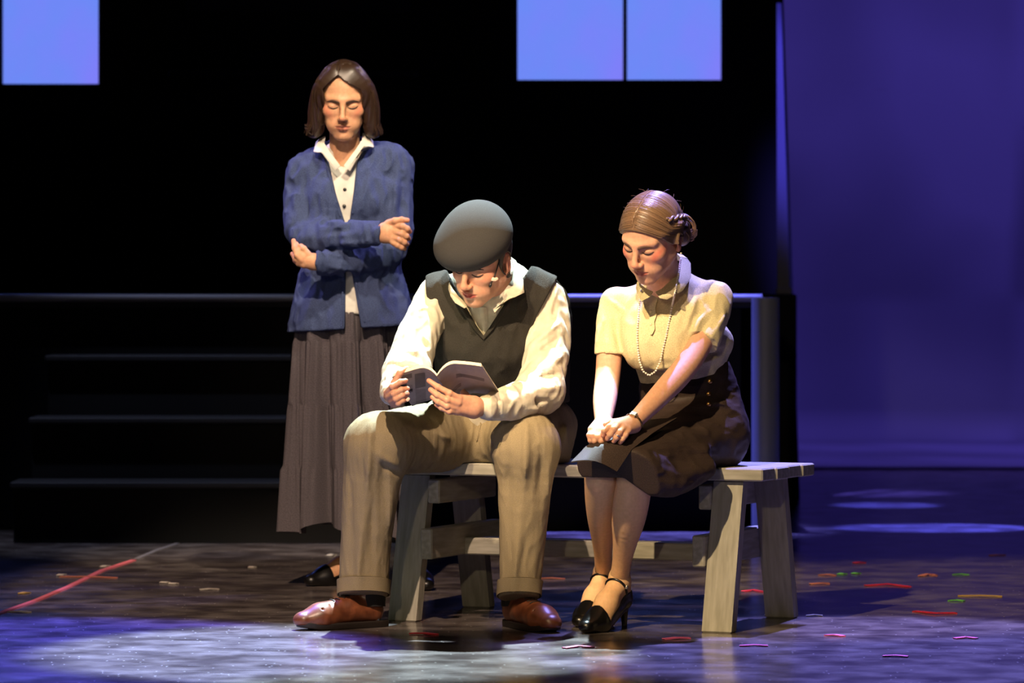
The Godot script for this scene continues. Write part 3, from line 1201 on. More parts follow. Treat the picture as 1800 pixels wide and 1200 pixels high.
# a pump with an open top: the foot's skin goes into acc, the shoe becomes a part. local +z the toe, origin on the floor under the heel
func pump(parent: Node3D, acc: Acc, xf: Transform3D, hh: float, leg_top: Vector3, leg_r: Array, skin: Color, leather: Material, strap: bool) -> void:
	var inv := xf.affine_inverse()
	var f := Field.new(Vector3(-0.052, 0.0, -0.06), Vector3(0.052, hh + 0.15, 0.25), 0.0034)
	var foot := func(g: Field, e: float) -> void:
		g.cap(Vector3(0, hh + 0.030, 0.005), Vector3(0, hh + 0.100, 0.018), 0.024 + e, 0.027 + e, 0.02)
		g.cap(Vector3(0, hh + 0.080, 0.022), Vector3(0, hh * 0.55 + 0.050, 0.100), 0.028 + e, 0.028 + e, 0.025)
		g.cap(Vector3(0, hh + 0.030, 0.005), Vector3(0, 0.026, 0.150), 0.024 + e, 0.030 + e, 0.02)
		g.cap(Vector3(0, hh * 0.55 + 0.050, 0.100), Vector3(0, 0.026, 0.160), 0.028 + e, 0.032 + e, 0.025)
		g.cap(Vector3(0, 0.026, 0.160), Vector3(0, 0.020, 0.215), 0.034 + e, 0.022 + e, 0.02, Vector3.UP, 0.75)
	foot.call(f, 0.0)
	f.plane(Vector3(0, 0.004, 0), Vector3.DOWN, 0.003)
	f.net(acc, skin, xf)
	# the shin above it
	var a := xf * Vector3(0, hh + 0.09, 0.02)
	var lf := Field.new(a.min(leg_top) - Vector3.ONE * 0.075, a.max(leg_top) + Vector3.ONE * 0.075, 0.006)
	var n := leg_r.size()
	var lp := []
	for k in n:
		lp.append(a.lerp(leg_top, k / (n - 1.0)))
	lf.chain(lp, leg_r, 0.03)
	lf.net(acc, skin)
	var s := Field.new(Vector3(-0.056, -0.004, -0.06), Vector3(0.056, hh + 0.13, 0.26), 0.0030)
	foot.call(s, 0.0032)
	s.carve(func(p: Vector3) -> float:
		var top := 0.5
		if p.z < 0.03:
			top = hh + 0.062 - 0.25 * (p.z + 0.03)
		elif p.z < 0.155:
			top = lerpf(hh + 0.046, 0.030, (p.z - 0.03) / 0.125)
		var dz := 0.155 + 18.0 * p.x * p.x - p.z
		return minf(p.y - top, 1.0) if dz > 0.0 else maxf(p.y - 0.2, -0.2))
	s.cap(Vector3(0, 0.008, 0.120), Vector3(0, 0.008, 0.205), 0.034, 0.022, 0.004, Vector3.UP, 0.20)
	s.cap(Vector3(0, 0.012, 0.130), Vector3(0, hh + 0.008, 0.01), 0.030, 0.024, 0.004, Vector3.UP, 0.22)
	s.plane(Vector3(0, 0.001, 0), Vector3.DOWN, 0.003)
	var sa := Acc.new()
	s.net(sa)
	var sh := put("shoe", sa.mesh(), leather, parent, xf)
	if hh > 0.03:
		var ha := Acc.new()
		tube(ha, [Vector3(0, hh + 0.012, 0.0), Vector3(0, hh * 0.6, -0.008), Vector3(0, 0.006, -0.010), Vector3(0, 0.0, -0.010)], [0.019, 0.010, 0.0075, 0.0075], 10)
		put("heel", ha.mesh(), leather, sh)
	if strap:
		var ba := Acc.new()
		var pts := []
		var rs := []
		for j in 15:
			var an := lerpf(-1.75, 1.75, j / 14.0)
			var w := Vector3(sin(an), cos(an) * 0.78, cos(an) * 0.62).normalized()
			pts.append(f.hit(Vector3(0, hh + 0.052, 0.030) + w * 0.07, -w, 0.12) + w * 0.0008)
			rs.append(0.0042)
		tube(ba, pts, rs, 6, Color.WHITE)
		put("strap", ba.mesh(), leather, sh)
		var bk := Acc.new()
		tube(bk, [pts[11] + Vector3(0.004, 0.005, 0), pts[11] + Vector3(0.004, -0.005, 0)], [0.005, 0.005], 8)
		put("buckle", bk.mesh(), metal(Color(0.75, 0.72, 0.66)), sh)

func aim(from: Vector3, to: Vector3) -> Transform3D:
	return Transform3D(Basis(Vector3.UP, atan2(to.x - from.x, to.z - from.z)), Vector3(from.x, 0, from.z))

func metal(c: Color) -> StandardMaterial3D:
	var m := plain(c, 0.25)
	m.metallic = 0.9
	return m

func person(label: String) -> Node3D:
	var o := Node3D.new()                              # built off the tree, in a thread of its own; added by _ready()
	o.name = "person"
	tag(o, label, "person")
	return o

func man() -> Node3D:
	var o := person("seated man in a grey flat cap and dark vest, reading an open paperback")
	var skin := L(0.80, 0.60, 0.49)
	var wool := noise_tex(41, 0.12, Color(0.80, 0.80, 0.80), Color(1, 1, 1), 256, 256, 3, 1.6)
	var knit := normal_tex(42, 0.22, 5.0)
	var weave := normal_tex(43, 0.35, 3.0)
	var soft := noise_tex(44, 0.02, Color(0.88, 0.88, 0.87), Color(1, 1, 1), 128, 128, 3, 1.3)
	var shirt_m := cloth(Color(0.81, 0.775, 0.69), soft, weave, 10.0, 0.25, 0.85)
	var vest_m := cloth(Color(0.235, 0.225, 0.205), wool, knit, 9.0, 0.9, 0.95)
	var pants_m := cloth(Color(0.60, 0.54, 0.42), wool, weave, 12.0, 0.6, 0.9)
	var cap_m := cloth(Color(0.255, 0.25, 0.245), wool, knit, 14.0, 0.3, 0.97)
	var skin_m := skin_mat()

	# --- head and hands
	var hx := Transform3D(turn(-34.6, 26.8, -10.3), W(847.3, 454.8, 11.25))
	var face := {"skin": skin, "lip": L(0.66, 0.33, 0.30), "blush": L(0.82, 0.42, 0.34), "blush_amount": 0.30, "man": true, "neck": W(872, 512, 11.42), "neck_r": 0.056}
	var hf := head_field(hx, face)
	var body := Acc.new()
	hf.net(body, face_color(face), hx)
	var d0 := 10.965
	hand(body, [
		[[680, 690, 11.00], [690, 679, d0], [704, 671, d0], [713, 669, d0 + 0.01]],
		[[683, 698, 11.00], [692, 692, d0 - 0.004], [706, 685, d0 - 0.002], [716, 683, d0 + 0.01]],
		[[688, 705, 11.00], [696, 701, d0 - 0.004], [707, 695, d0 - 0.002], [716, 692, d0 + 0.01]],
		[[693, 711, 11.00], [700, 709, d0], [708, 704, d0 + 0.002], [715, 702, d0 + 0.012]],
		[[690, 690, 11.05], [694, 672, 11.03], [703, 655, 11.02], [715, 648, 11.03]]],
		[0.0090, 0.0092, 0.0088, 0.0078, 0.0105],
		[[[686, 690, 11.03], [693, 707, 11.02], 0.016, 0.015], [[690, 695, 11.05], [684, 692, 11.13], 0.022, 0.026]], skin)
	var d1 := 11.015
	hand(body, [
		[[806, 700, 11.02], [790, 691, d1 - 0.01], [770, 680, d1 - 0.01], [754, 669, d1]],
		[[804, 709, 11.015], [786, 703, d1 - 0.016], [769, 694, d1 - 0.016], [757, 685, d1 - 0.006]],
		[[803, 717, 11.02], [786, 714, d1 - 0.014], [770, 706, d1 - 0.014], [760, 698, d1 - 0.006]],
		[[804, 724, 11.03], [790, 723, d1 - 0.008], [776, 717, d1 - 0.008], [767, 711, d1]],
		[[828, 704, 11.08], [818, 694, 11.13], [808, 682, 11.15]]],
		[0.0092, 0.0094, 0.0090, 0.0080, 0.0105],
		[[[806, 704, 11.03], [832, 710, 11.06], 0.018, 0.024], [[806, 719, 11.03], [832, 722, 11.06], 0.016, 0.022], [[832, 716, 11.06], [866, 716, 11.12], 0.025, 0.028]], skin)
	under(body, [PX([[872, 505, 11.42], [868, 560, 11.46], [872, 690, 11.60], [880, 740, 11.64]]), PX([[868, 530, 11.43], [790, 520, 11.43], [735, 590, 11.36], [715, 655, 11.27], [688, 690, 11.10]]), PX([[868, 530, 11.43], [950, 525, 11.43], [960, 600, 11.38], [950, 682, 11.28], [862, 716, 11.11]]), PX([[870, 740, 11.64], [805, 765, 11.66], [664, 782, 11.27], [640, 990, 11.36]]), PX([[880, 740, 11.64], [915, 768, 11.62], [924, 784, 11.22], [911, 990, 11.31]])], [[0.055, 0.09, 0.09, 0.09], [0.05, 0.04, 0.035, 0.032, 0.025], [0.05, 0.04, 0.035, 0.032, 0.027], [0.08, 0.07, 0.055, 0.035], [0.08, 0.07, 0.055, 0.035]], skin)
	put("body", body.mesh(), skin_m, o)
	face_strips(o, hf, hx, Color(0.16, 0.11, 0.08), 0.0, true)
	var na := Acc.new()
	nails(na, [[715, 690, d0 - 0.009, -20.0], [717, 702, d0 - 0.006, -50.0]], 0.0045)
	put("fingernails", na.mesh(), plain(Color(0.88, 0.74, 0.66), 0.3), o)
	# hair under the cap: nape and side
	var hr := hf.copy()
	hr.offset(0.004)
	hr.carve(func(p: Vector3) -> float: return maxf(p.z - 0.022 + maxf(0.0, -p.y) * 0.5, -0.05 - p.y))
	hr.ell(Vector3(0.078, -0.008, -0.012), Vector3(0.016, 0.036, 0.022), 0.002, Basis.IDENTITY, true)
	hr.ell(Vector3(-0.078, -0.008, -0.012), Vector3(0.016, 0.036, 0.022), 0.002, Basis.IDENTITY, true)
	var ha := Acc.new()
	hr.net(ha, null, hx)
	put("hair", ha.mesh(), plain(Color(0.12, 0.085, 0.06), 0.6), o)

	# --- cap
	var cc := W(829, 424, 11.235)
	var cb := Basis(Vector3.BACK, deg_to_rad(24.0)) * Basis(Vector3.RIGHT, deg_to_rad(32.0))
	var cf := Field.new(cc - Vector3.ONE * 0.17, cc + Vector3.ONE * 0.17, 0.005)
	cf.ell(cc + cb * Vector3(0.004, 0.002, 0.0), Vector3(0.116, 0.074, 0.117), 0.03, cb)
	cf.ell(cc + cb * Vector3(0.028, 0.022, -0.02), Vector3(0.082, 0.068, 0.095), 0.04, cb)
	cf.plane(cc + cb * Vector3(0, -0.050, 0), cb * Vector3(0.0, -1, -0.05), 0.03)
	var ca := Acc.new()
	cf.net(ca)
	var cap_o := put("flat_cap", ca.mesh(), cap_m, o)
	tag(cap_o, "round grey felted wool flat cap")
	# headset microphone taped to the cheek
	var ma := Acc.new()
	var mp := []
	for q: Array in [[880, 452], [876, 464], [872, 478], [867, 491], [862, 501]]:
		var w := W(q[0], q[1], 10.9)
		var dir := (w - Vector3(0, EYE, CAM_Z)).normalized()
		var l: Vector3 = hf.hit(hx.affine_inverse() * w, (hx.basis.inverse() * dir).normalized(), 0.5)
		mp.append(hx * l - dir * 0.003)
	tube(ma, mp, [0.0022, 0.0022, 0.002, 0.002, 0.002], 6)
	tube(ma, [mp[4] + Vector3(0.002, 0.005, 0), mp[4], mp[4] + Vector3(-0.002, -0.006, 0)], [0.003, 0.0048, 0.003], 10)
	put("microphone", ma.mesh(), plain(Color(0.05, 0.05, 0.055), 0.5), o)
	var ta := Acc.new()
	tube(ta, [mp[3] + Vector3(-0.011, 0.004, -0.001), mp[3] + Vector3(-0.004, 0.001, 0.001), mp[3] + Vector3(0.005, 0.0, 0.001), mp[3] + Vector3(0.012, 0.003, -0.002)], [0.004, 0.0055, 0.0055, 0.0045], 8, Color.WHITE, Vector3.BACK, 0.25)
	put("tape", ta.mesh(), plain(Color(0.86, 0.74, 0.66), 0.4), o)

	# --- torso
	var fwd := Vector3(-0.10, -0.45, 0.88).normalized()
	var torso := func(f: Field, e: float, sh := 0.0) -> void:
		f.cap(W(884, 752, 11.66), W(872, 690, 11.60), 0.175 + e, 0.158 + e, 0.05, fwd, 0.74)
		f.cap(W(872, 690, 11.60), W(866, 590, 11.47), 0.158 + e, 0.158 + e, 0.05, fwd, 0.74)
		f.cap(W(866, 590, 11.47), W(868, 530, 11.42), 0.158 + e, 0.135 + e, 0.05, fwd, 0.74)
		f.cap(W(780 - sh, 519, 11.43), W(945 + sh, 522, 11.43), 0.056 + e, 0.060 + e, 0.06)
		f.cap(W(868, 500, 11.44), W(868, 540, 11.44), 0.072 + e, 0.10 + e, 0.05)
	var lo := W(655, 790, 11.4) - Vector3(0, 0, 0.42)
	var hi := W(1030, 440, 11.4) + Vector3(0, 0, 0.62)
	# shirt: trunk and sleeves
	var sf := Field.new(lo, hi, 0.0062)
	torso.call(sf, -0.004)
	sf.chain(PX([[764, 520, 11.43], [735, 590, 11.36], [715, 655, 11.27]]), [0.050, 0.060, 0.062], 0.03)
	sf.chain(PX([[715, 658, 11.27], [696, 682, 11.17], [689, 691, 11.09]]), [0.062, 0.045, 0.034], 0.035)
	sf.chain(PX([[964, 530, 11.43], [964, 600, 11.38], [950, 680, 11.28]]), [0.054, 0.064, 0.062], 0.03)
	sf.chain(PX([[950, 690, 11.28], [905, 706, 11.18], [858, 715, 11.09]]), [0.060, 0.052, 0.037], 0.04)
	# folds in the sleeves
	for q: Array in [[[722, 540], [700, 640], 11.30, 0.0095, 0.0090], [[745, 545], [722, 640], 11.28, 0.0085, -0.0090], [[690, 610], [760, 620], 11.20, 0.0114, 0.0120], [[680, 640], [755, 650], 11.20, 0.0076, -0.0105],
			[[675, 655], [700, 690], 11.14, 0.0066, 0.0090], [[684, 650], [706, 680], 11.12, 0.0057, -0.0090], [[668, 668], [690, 702], 11.10, 0.0057, 0.0075], [[756, 500], [730, 560], 11.33, 0.0076, 0.0075],
			[[990, 560], [930, 610], 11.32, 0.0095, 0.0120], [[985, 590], [925, 640], 11.30, 0.0085, -0.0105], [[996, 620], [930, 665], 11.28, 0.0104, 0.0135], [[990, 655], [925, 670], 11.24, 0.0076, -0.0120],
			[[985, 680], [900, 690], 11.22, 0.0114, 0.0120], [[975, 705], [890, 702], 11.2, 0.0076, -0.0105], [[960, 722], [880, 712], 11.18, 0.0085, 0.0105], [[925, 670], [950, 725], 11.2, 0.0076, -0.0120], [[900, 680], [915, 735], 11.15, 0.0066, 0.0090],
			[[872, 690], [880, 738], 11.08, 0.0057, -0.0090], [[862, 692], [866, 740], 11.06, 0.0047, 0.0075], [[980, 500], [960, 570], 11.36, 0.0076, 0.0075], [[965, 520], [935, 590], 11.34, 0.0066, -0.0075]]:
		sf.fold(W(q[0][0], q[0][1], q[2]), W(q[1][0], q[1][1], q[2]), q[3], q[4])
	sf.crumple(5, 0.075, 0.0048, Vector3(0.8, 1.5, 1.0))
	var sa := Acc.new()
	sf.net(sa)
	var shirt := put("shirt", sa.mesh(), shirt_m, o)
	tag(shirt, "cream long-sleeved shirt")
	# vest over it, cut to a deep V and to the armholes
	var vf := Field.new(lo + Vector3(0.02, 0, 0), hi, 0.0055)
	torso.call(vf, 0.011, 9.0)
	vf.chain(PX([[930, 505, 11.50], [966, 540, 11.50], [972, 620, 11.53], [965, 700, 11.58]]), [0.062, 0.060, 0.052, 0.060], 0.04)
	vf.fold(W(770, 560, 11.3), W(790, 650, 11.3), 0.012, 0.006)
	vf.fold(W(785, 550, 11.3), W(812, 660, 11.3), 0.012, -0.006)
	vf.fold(W(905, 560, 11.3), W(880, 660, 11.3), 0.014, 0.006)
	vf.fold(W(925, 470, 11.3), W(960, 500, 11.3), 0.008, 0.006)
	vf.fold(W(910, 480, 11.3), W(945, 515, 11.3), 0.007, -0.006)
	vf.fold(W(800, 660, 11.3), W(900, 640, 11.3), 0.014, 0.006)
	vf.crumple(6, 0.10, 0.004, Vector3(0.8, 1.6, 1.0))
	var v_tip := W(849, 594, 11.3)
	var v_l := W(798, 500, 11.3)
	var v_r := W(912, 500, 11.3)
	var arm_l := PX([[747, 470, 11.43], [752, 560, 11.40], [772, 660, 11.36]])
	var arm_r := PX([[984, 480, 11.43], [943, 555, 11.40], [918, 660, 11.36]])
	var plan := func(p: Vector3) -> float:
		var e := -1.0
		if p.z > -0.06:                                # the V, seen from the front
			var el := Vector2(v_l.x - v_tip.x, v_l.y - v_tip.y)
			var er := Vector2(v_r.x - v_tip.x, v_r.y - v_tip.y)
			var q := Vector2(p.x - v_tip.x, p.y - v_tip.y)
			var dl := el.normalized().cross(q) * -1.0
			var dr := er.normalized().cross(q)
			e = minf(dl, dr)
		# armholes
		for c: Array in [[arm_l, -1.0], [arm_r, 1.0]]:
			var a: Array = c[0]
			var x: float = 0.0
			if p.y > a[1].y:
				x = lerpf(a[1].x, a[0].x, clampf((p.y - a[1].y) / (a[0].y - a[1].y), 0, 1))
			else:
				x = lerpf(a[1].x, a[2].x, clampf((a[1].y - p.y) / (a[1].y - a[2].y), 0, 1))
			if p.z > (0.035 if c[1] > 0.0 else -0.02):
				e = maxf(e, (p.x - x) * c[1])
			elif c[1] < 0.0:
				e = maxf(e, (p.x - x) * c[1] - (-0.02 - p.z) * 0.9)
		return e
	vf.carve(plan)
	vf.plane(W(860, 712, 11.3), Vector3(0, -1, 0), 0.006)
	var va := Acc.new()
	vf.net(va)
	var vest := put("vest", va.mesh(), vest_m, o)
	tag(vest, "charcoal knitted sleeveless pullover with a deep V neck")
	# ribbed edge round the V
	var ra := Acc.new()
	var rib := []
	for q: Array in [[905, 478], [908, 500], [897, 525], [880, 552], [864, 577], [850, 594], [836, 577], [820, 552], [806, 527], [798, 505]]:
		var w := W(q[0], q[1], 11.0)
		rib.append(vf.hit(w, (w - Vector3(0, EYE, CAM_Z)).normalized(), 0.5) + Vector3(0, 0, 0.002))
	tube(ra, rib, [0.006, 0.007, 0.007, 0.007, 0.007, 0.007, 0.007, 0.007, 0.007, 0.006], 8, Color.WHITE, Vector3.BACK, 0.6)
	put("neck_rib", ra.mesh(), vest_m, vest)

	# collar and placket
	var ka := Acc.new()
	var right_wing := [[[898, 452, 11.33], [903, 470, 11.30], [900, 492, 11.27], [885, 512, 11.25], [862, 535, 11.27]], [[906, 458, 11.34], [915, 486, 11.29], [917, 508, 11.26], [905, 522, 11.245], [868, 545, 11.26]], [[908, 462, 11.36], [919, 492, 11.31], [921, 514, 11.275], [892, 524, 11.25], [870, 549, 11.26]]]
	var left_wing := [[[790, 496, 11.32], [796, 508, 11.29], [806, 521, 11.28], [822, 536, 11.29]], [[789, 503, 11.32], [793, 516, 11.28], [802, 526, 11.275], [820, 540, 11.28]], [[789, 508, 11.33], [793, 521, 11.285], [800, 532, 11.275], [816, 541, 11.285]]]
	for wing: Array in [right_wing, left_wing]:
		var rows := []
		for r: Array in wing:
			rows.append(PX(r))
		sheet(ka, rows, 0.003)
	put("collar", ka.mesh(), shirt_m, shirt)
	var pa := Acc.new()
	var prow := []
	for q: Array in [[848, 540, 14.0], [850, 552, 12.0], [852, 565, 11.0], [853, 578, 9.0], [851, 590, 5.0]]:
		var row := []
		for k in 4:
			var w := W(q[0] + (k / 3.0 - 0.5) * q[2], q[1], 11.0)
			row.append(sf.hit(w, (w - Vector3(0, EYE, CAM_Z)).normalized(), 0.6) + Vector3(0, 0.0, 0.003 + 0.002 * sin(k * 1.6)))
		prow.append(row)
	sheet(pa, prow, 0.003)
	put("placket", pa.mesh(), shirt_m, shirt)

	# --- trousers
	var tl := W(575, 1075, 11.4) - Vector3(0, 0, 0.48)
	var thi := W(1030, 690, 11.4) + Vector3(0, 0, 0.55)
	var tf := Field.new(tl, thi, 0.0066)
	tf.cap(W(800, 762, 11.68), W(925, 762, 11.62), 0.112, 0.125, 0.05)
	tf.cap(W(880, 740, 11.66), W(872, 700, 11.62), 0.165, 0.155, 0.05, fwd, 0.72)
	tf.cap(W(975, 745, 11.62), W(960, 790, 11.55), 0.065, 0.075, 0.04)
	tf.chain(PX([[805, 765, 11.66], [730, 772, 11.45], [664, 782, 11.27]]), [0.105, 0.098, 0.088], 0.05)
	tf.chain(PX([[664, 784, 11.27], [652, 860, 11.29], [643, 960, 11.33], [638, 1050, 11.35]]), [0.088, 0.080, 0.072, 0.070], 0.04)
	tf.chain(PX([[915, 768, 11.62], [920, 775, 11.42], [924, 784, 11.22]]), [0.108, 0.100, 0.090], 0.05)
	tf.chain(PX([[924, 786, 11.22], [922, 860, 11.24], [918, 960, 11.28], [912, 1050, 11.30]]), [0.090, 0.076, 0.064, 0.058], 0.04)
	# pressed creases and drapes from the knees
	for q: Array in [[[652, 735], [644, 880], 11.18, 0.011, 0.016], [[646, 830], [626, 1050], 11.26, 0.011, 0.016], [[676, 800], [668, 930], 11.2, 0.0133, -0.0150], [[690, 810], [684, 1010], 11.25, 0.0095, 0.0090],
			[[700, 830], [660, 790], 11.2, 0.0114, 0.0180], [[712, 842], [676, 812], 11.2, 0.0114, -0.0210], [[625, 800], [610, 1000], 11.25, 0.0114, -0.0090], [[655, 870], [650, 1010], 11.24, 0.0095, -0.0090],
			[[735, 745], [800, 775], 11.4, 0.0095, 0.0135], [[835, 748], [850, 790], 11.45, 0.0085, 0.0120],
			[[926, 740], [922, 880], 11.12, 0.011, 0.016], [[924, 830], [900, 1050], 11.22, 0.011, 0.016], [[950, 790], [950, 930], 11.15, 0.0114, -0.0150], [[895, 800], [888, 1000], 11.17, 0.0114, -0.0105], [[965, 800], [968, 900], 11.18, 0.0085, 0.0105],
			[[865, 765], [905, 745], 11.25, 0.0095, 0.0150], [[860, 785], [900, 765], 11.22, 0.0095, -0.0150], [[862, 805], [892, 785], 11.2, 0.0095, 0.0120], [[985, 740], [960, 800], 11.45, 0.0095, -0.0180], [[1000, 740], [985, 800], 11.5, 0.0114, 0.0180], [[970, 735], [945, 780], 11.4, 0.0095, 0.0120]]:
		tf.fold(W(q[0][0], q[0][1], q[2]), W(q[1][0], q[1][1], q[2]), q[3], q[4])
	tf.crumple(7, 0.07, 0.0022, Vector3(0.6, 3.0, 1.0))
	tf.carve(func(p: Vector3) -> float:
		var base := 0.088 if p.x < -0.2 else 0.086
		return base + (p.z - (0.15 if p.x < -0.2 else 0.2)) * 0.30 - p.y, 0.2)
	tf.plane(W(880, 690, 11.6), Vector3(0, 1, -0.1), 0.01)
	tf.carve(func(p: Vector3) -> float: return 0.461 - p.y if Vector3(p.x, 0, p.z).distance_to(bench_c) < 2.0 and (p - bench_c).dot(bench_n) > -0.225 else -1.0, 0.2)
	var tra := Acc.new()
	tf.net(tra)
	var trousers := put("trousers", tra.mesh(), pants_m, o)
	tag(trousers, "khaki wool trousers with pressed creases and turn-ups")
	for q: Array in [[638, 1040, 11.355, 0.095, 0.130], [911, 1044, 11.305, 0.085, 0.113]]:
		var c := W(q[0], q[1], q[2])
		var rows := []
		for k in 4:
			var row := []
			for j in 40:
				var an := TAU * j / 40.0
				var w := Vector3(cos(an), 0, sin(an))
				var base := 0.092 + ((c + w * 0.07).z - c.z) * 0.30
				var y: float = base + 0.040 * k / 3.0
				var p := tf.hit(Vector3(c.x, maxf(y, base + 0.004), c.z) + w * 0.14, -w, 0.14)
				p.y = y
				row.append(p + w * (0.0035 if k < 3 else 0.0045))
			rows.append(row)
		var tu := Acc.new()
		sheet(tu, rows, 0.005, Color.WHITE, true)
		put("turn_up", tu.mesh(), pants_m, trousers)
	# fly seam
	var za := Acc.new()
	var zp := []
	for q: Array in [[846, 730], [845, 745], [842, 760], [838, 775]]:
		var w := W(q[0], q[1], 11.0)
		zp.append(tf.hit(w, (w - Vector3(0, EYE, CAM_Z)).normalized(), 0.8))
	tube(za, zp, [0.003, 0.003, 0.003, 0.003], 5)
	put("fly_seam", za.mesh(), pants_m, trousers)

	# --- shoes
	var leather := plain(Color(0.50, 0.29, 0.185), 0.36, 0.5)
	leather.albedo_texture = noise_tex(45, 0.03, Color(0.62, 0.58, 0.55), Color(1, 1, 1), 128, 128, 4, 1.5)
	leather.uv1_triplanar = true
	leather.uv1_scale = Vector3.ONE * 5.0
	var sole := plain(Color(0.10, 0.07, 0.055), 0.55)
	var heel_l := Vector3(W(655, 1100, 11.35).x, 0.0, CAM_Z - 11.37)
	var toe_l := ground(530, 1107)
	lace_shoe(o, Transform3D(Basis(Vector3.UP, atan2(toe_l.x - heel_l.x, toe_l.z - heel_l.z)), heel_l), leather, sole)
	var heel_r := Vector3(W(903, 1095, 11.36).x, 0.0, CAM_Z - 11.37)
	var toe_r := ground(968, 1112)
	lace_shoe(o, Transform3D(Basis(Vector3.UP, atan2(toe_r.x - heel_r.x, toe_r.z - heel_r.z)), heel_r), leather, sole)
	# socks
	var sock_m := plain(Color(0.09, 0.075, 0.07), 0.9)
	for hl: Vector3 in [heel_l, heel_r]:
		var sk := Acc.new()
		tube(sk, [hl + Vector3(0, 0.06, 0.014), hl + Vector3(0, 0.26, 0.0)], [0.036, 0.042], 16)
		put("sock", sk.mesh(), sock_m, o)
	return o

func paperback() -> void:
	# open book held by the man: spine from its top (near the camera) to its bottom (near his lap)
	var s0 := W(768, 661, 10.985)
	var along := (W(800, 708, 11.15) - s0).normalized()
	var o := thing("paperback", s0)
	tag(o, "open paperback with a grey picture cover, held in the man's hands", "book")
	var side := Vector3(1, 0, 0)
	side = (side - along * side.dot(along)).normalized()
	var nrm := along.cross(side).normalized()
	if nrm.y < 0.0:
		nrm = -nrm
	var prof := func(t: float, lift: float) -> Vector2:      # t 0 at the spine, 1 at the fore edge
		return Vector2(0.130 * (t - 0.10 * sin(t * PI) * 0.5), lift * (1.0 - pow(1.0 - minf(t * 2.2, 1.0), 2.0)) - 0.022 * t * t)
	for sg: float in [-1.0, 1.0]:
		var hgt := 0.034 if sg < 0.0 else 0.036
		var cov := Acc.new()
		var rows := []
		for j in 13:
			var q: Vector2 = prof.call(j / 12.0, hgt)
			var row := []
			for k in 9:
				row.append(side * (q.x * sg) + nrm * q.y + along * (0.205 * k / 8.0))
			rows.append(row)
		sheet(cov, rows, 0.0012)
		put("cover", cov.mesh(), cover_mat(sg), o)
		var pg := Acc.new()
		var top := []
		var bot := []
		for j in 13:
			var t := j / 12.0
			var q: Vector2 = prof.call(t * 0.985, hgt)
			var thick := 0.0045 + 0.006 * sin(minf(t * 2.0, 1.0) * PI * 0.5)
			bot.append(side * (q.x * sg) + nrm * (q.y + 0.0010))
			top.append(side * ((q.x - 0.002) * sg) + nrm * (q.y + thick))
		var loop := bot.duplicate()
		top.reverse()
		loop.append_array(top)
		if sg > 0.0:
			loop.reverse()
		var prs := []
		for k in 5:
			var row := []
			for p: Vector3 in loop:
				row.append(p + along * (0.203 * k / 4.0 + 0.001))
			prs.append(row)
		sheet(pg, prs, 0.0, Color.WHITE, true)
		for en: int in [0, 4]:
			var base := pg.v.size()
			for p: Vector3 in prs[en]:
				pg.v.append(p)
				pg.n.append(-along if en == 0 else along)
				pg.c.append(Color.WHITE)
			for j in 12:
				pg.i.append_array([base + j, base + j + 1, base + 25 - j, base + j + 1, base + 24 - j, base + 25 - j])
		put("pages", pg.mesh(), plain(Color(0.92, 0.86, 0.74), 0.8), o)

func cover_mat(sg: float) -> StandardMaterial3D:
	var im := Image.create(128, 128, false, Image.FORMAT_RGB8)
	var fn := FastNoiseLite.new()
	fn.seed = 9
	fn.frequency = 0.05
	for y in 128:
		for x in 128:
			var t := fn.get_noise_2d(x, y) * 0.5 + 0.5
			im.set_pixel(x, y, Color(0.60, 0.56, 0.51).lerp(Color(0.70, 0.65, 0.60), t))
	if sg < 0.0:
		for q: Array in [[30, 20, 44, 14], [22, 46, 40, 16], [30, 78, 44, 18], [80, 30, 22, 60]]:
			im.fill_rect(Rect2i(q[0], q[1], q[2], q[3]), Color(0.13, 0.115, 0.10))
	else:
		for q: Array in [[40, 66, 60, 16], [20, 30, 30, 12]]:
			im.fill_rect(Rect2i(q[0], q[1], q[2], q[3]), Color(0.20, 0.175, 0.155))
	var m := plain(Color.WHITE, 0.55, 0.4)
	m.albedo_texture = ImageTexture.create_from_image(im)
	m.uv1_triplanar = true
	m.uv1_scale = Vector3.ONE * 6.0
	return m

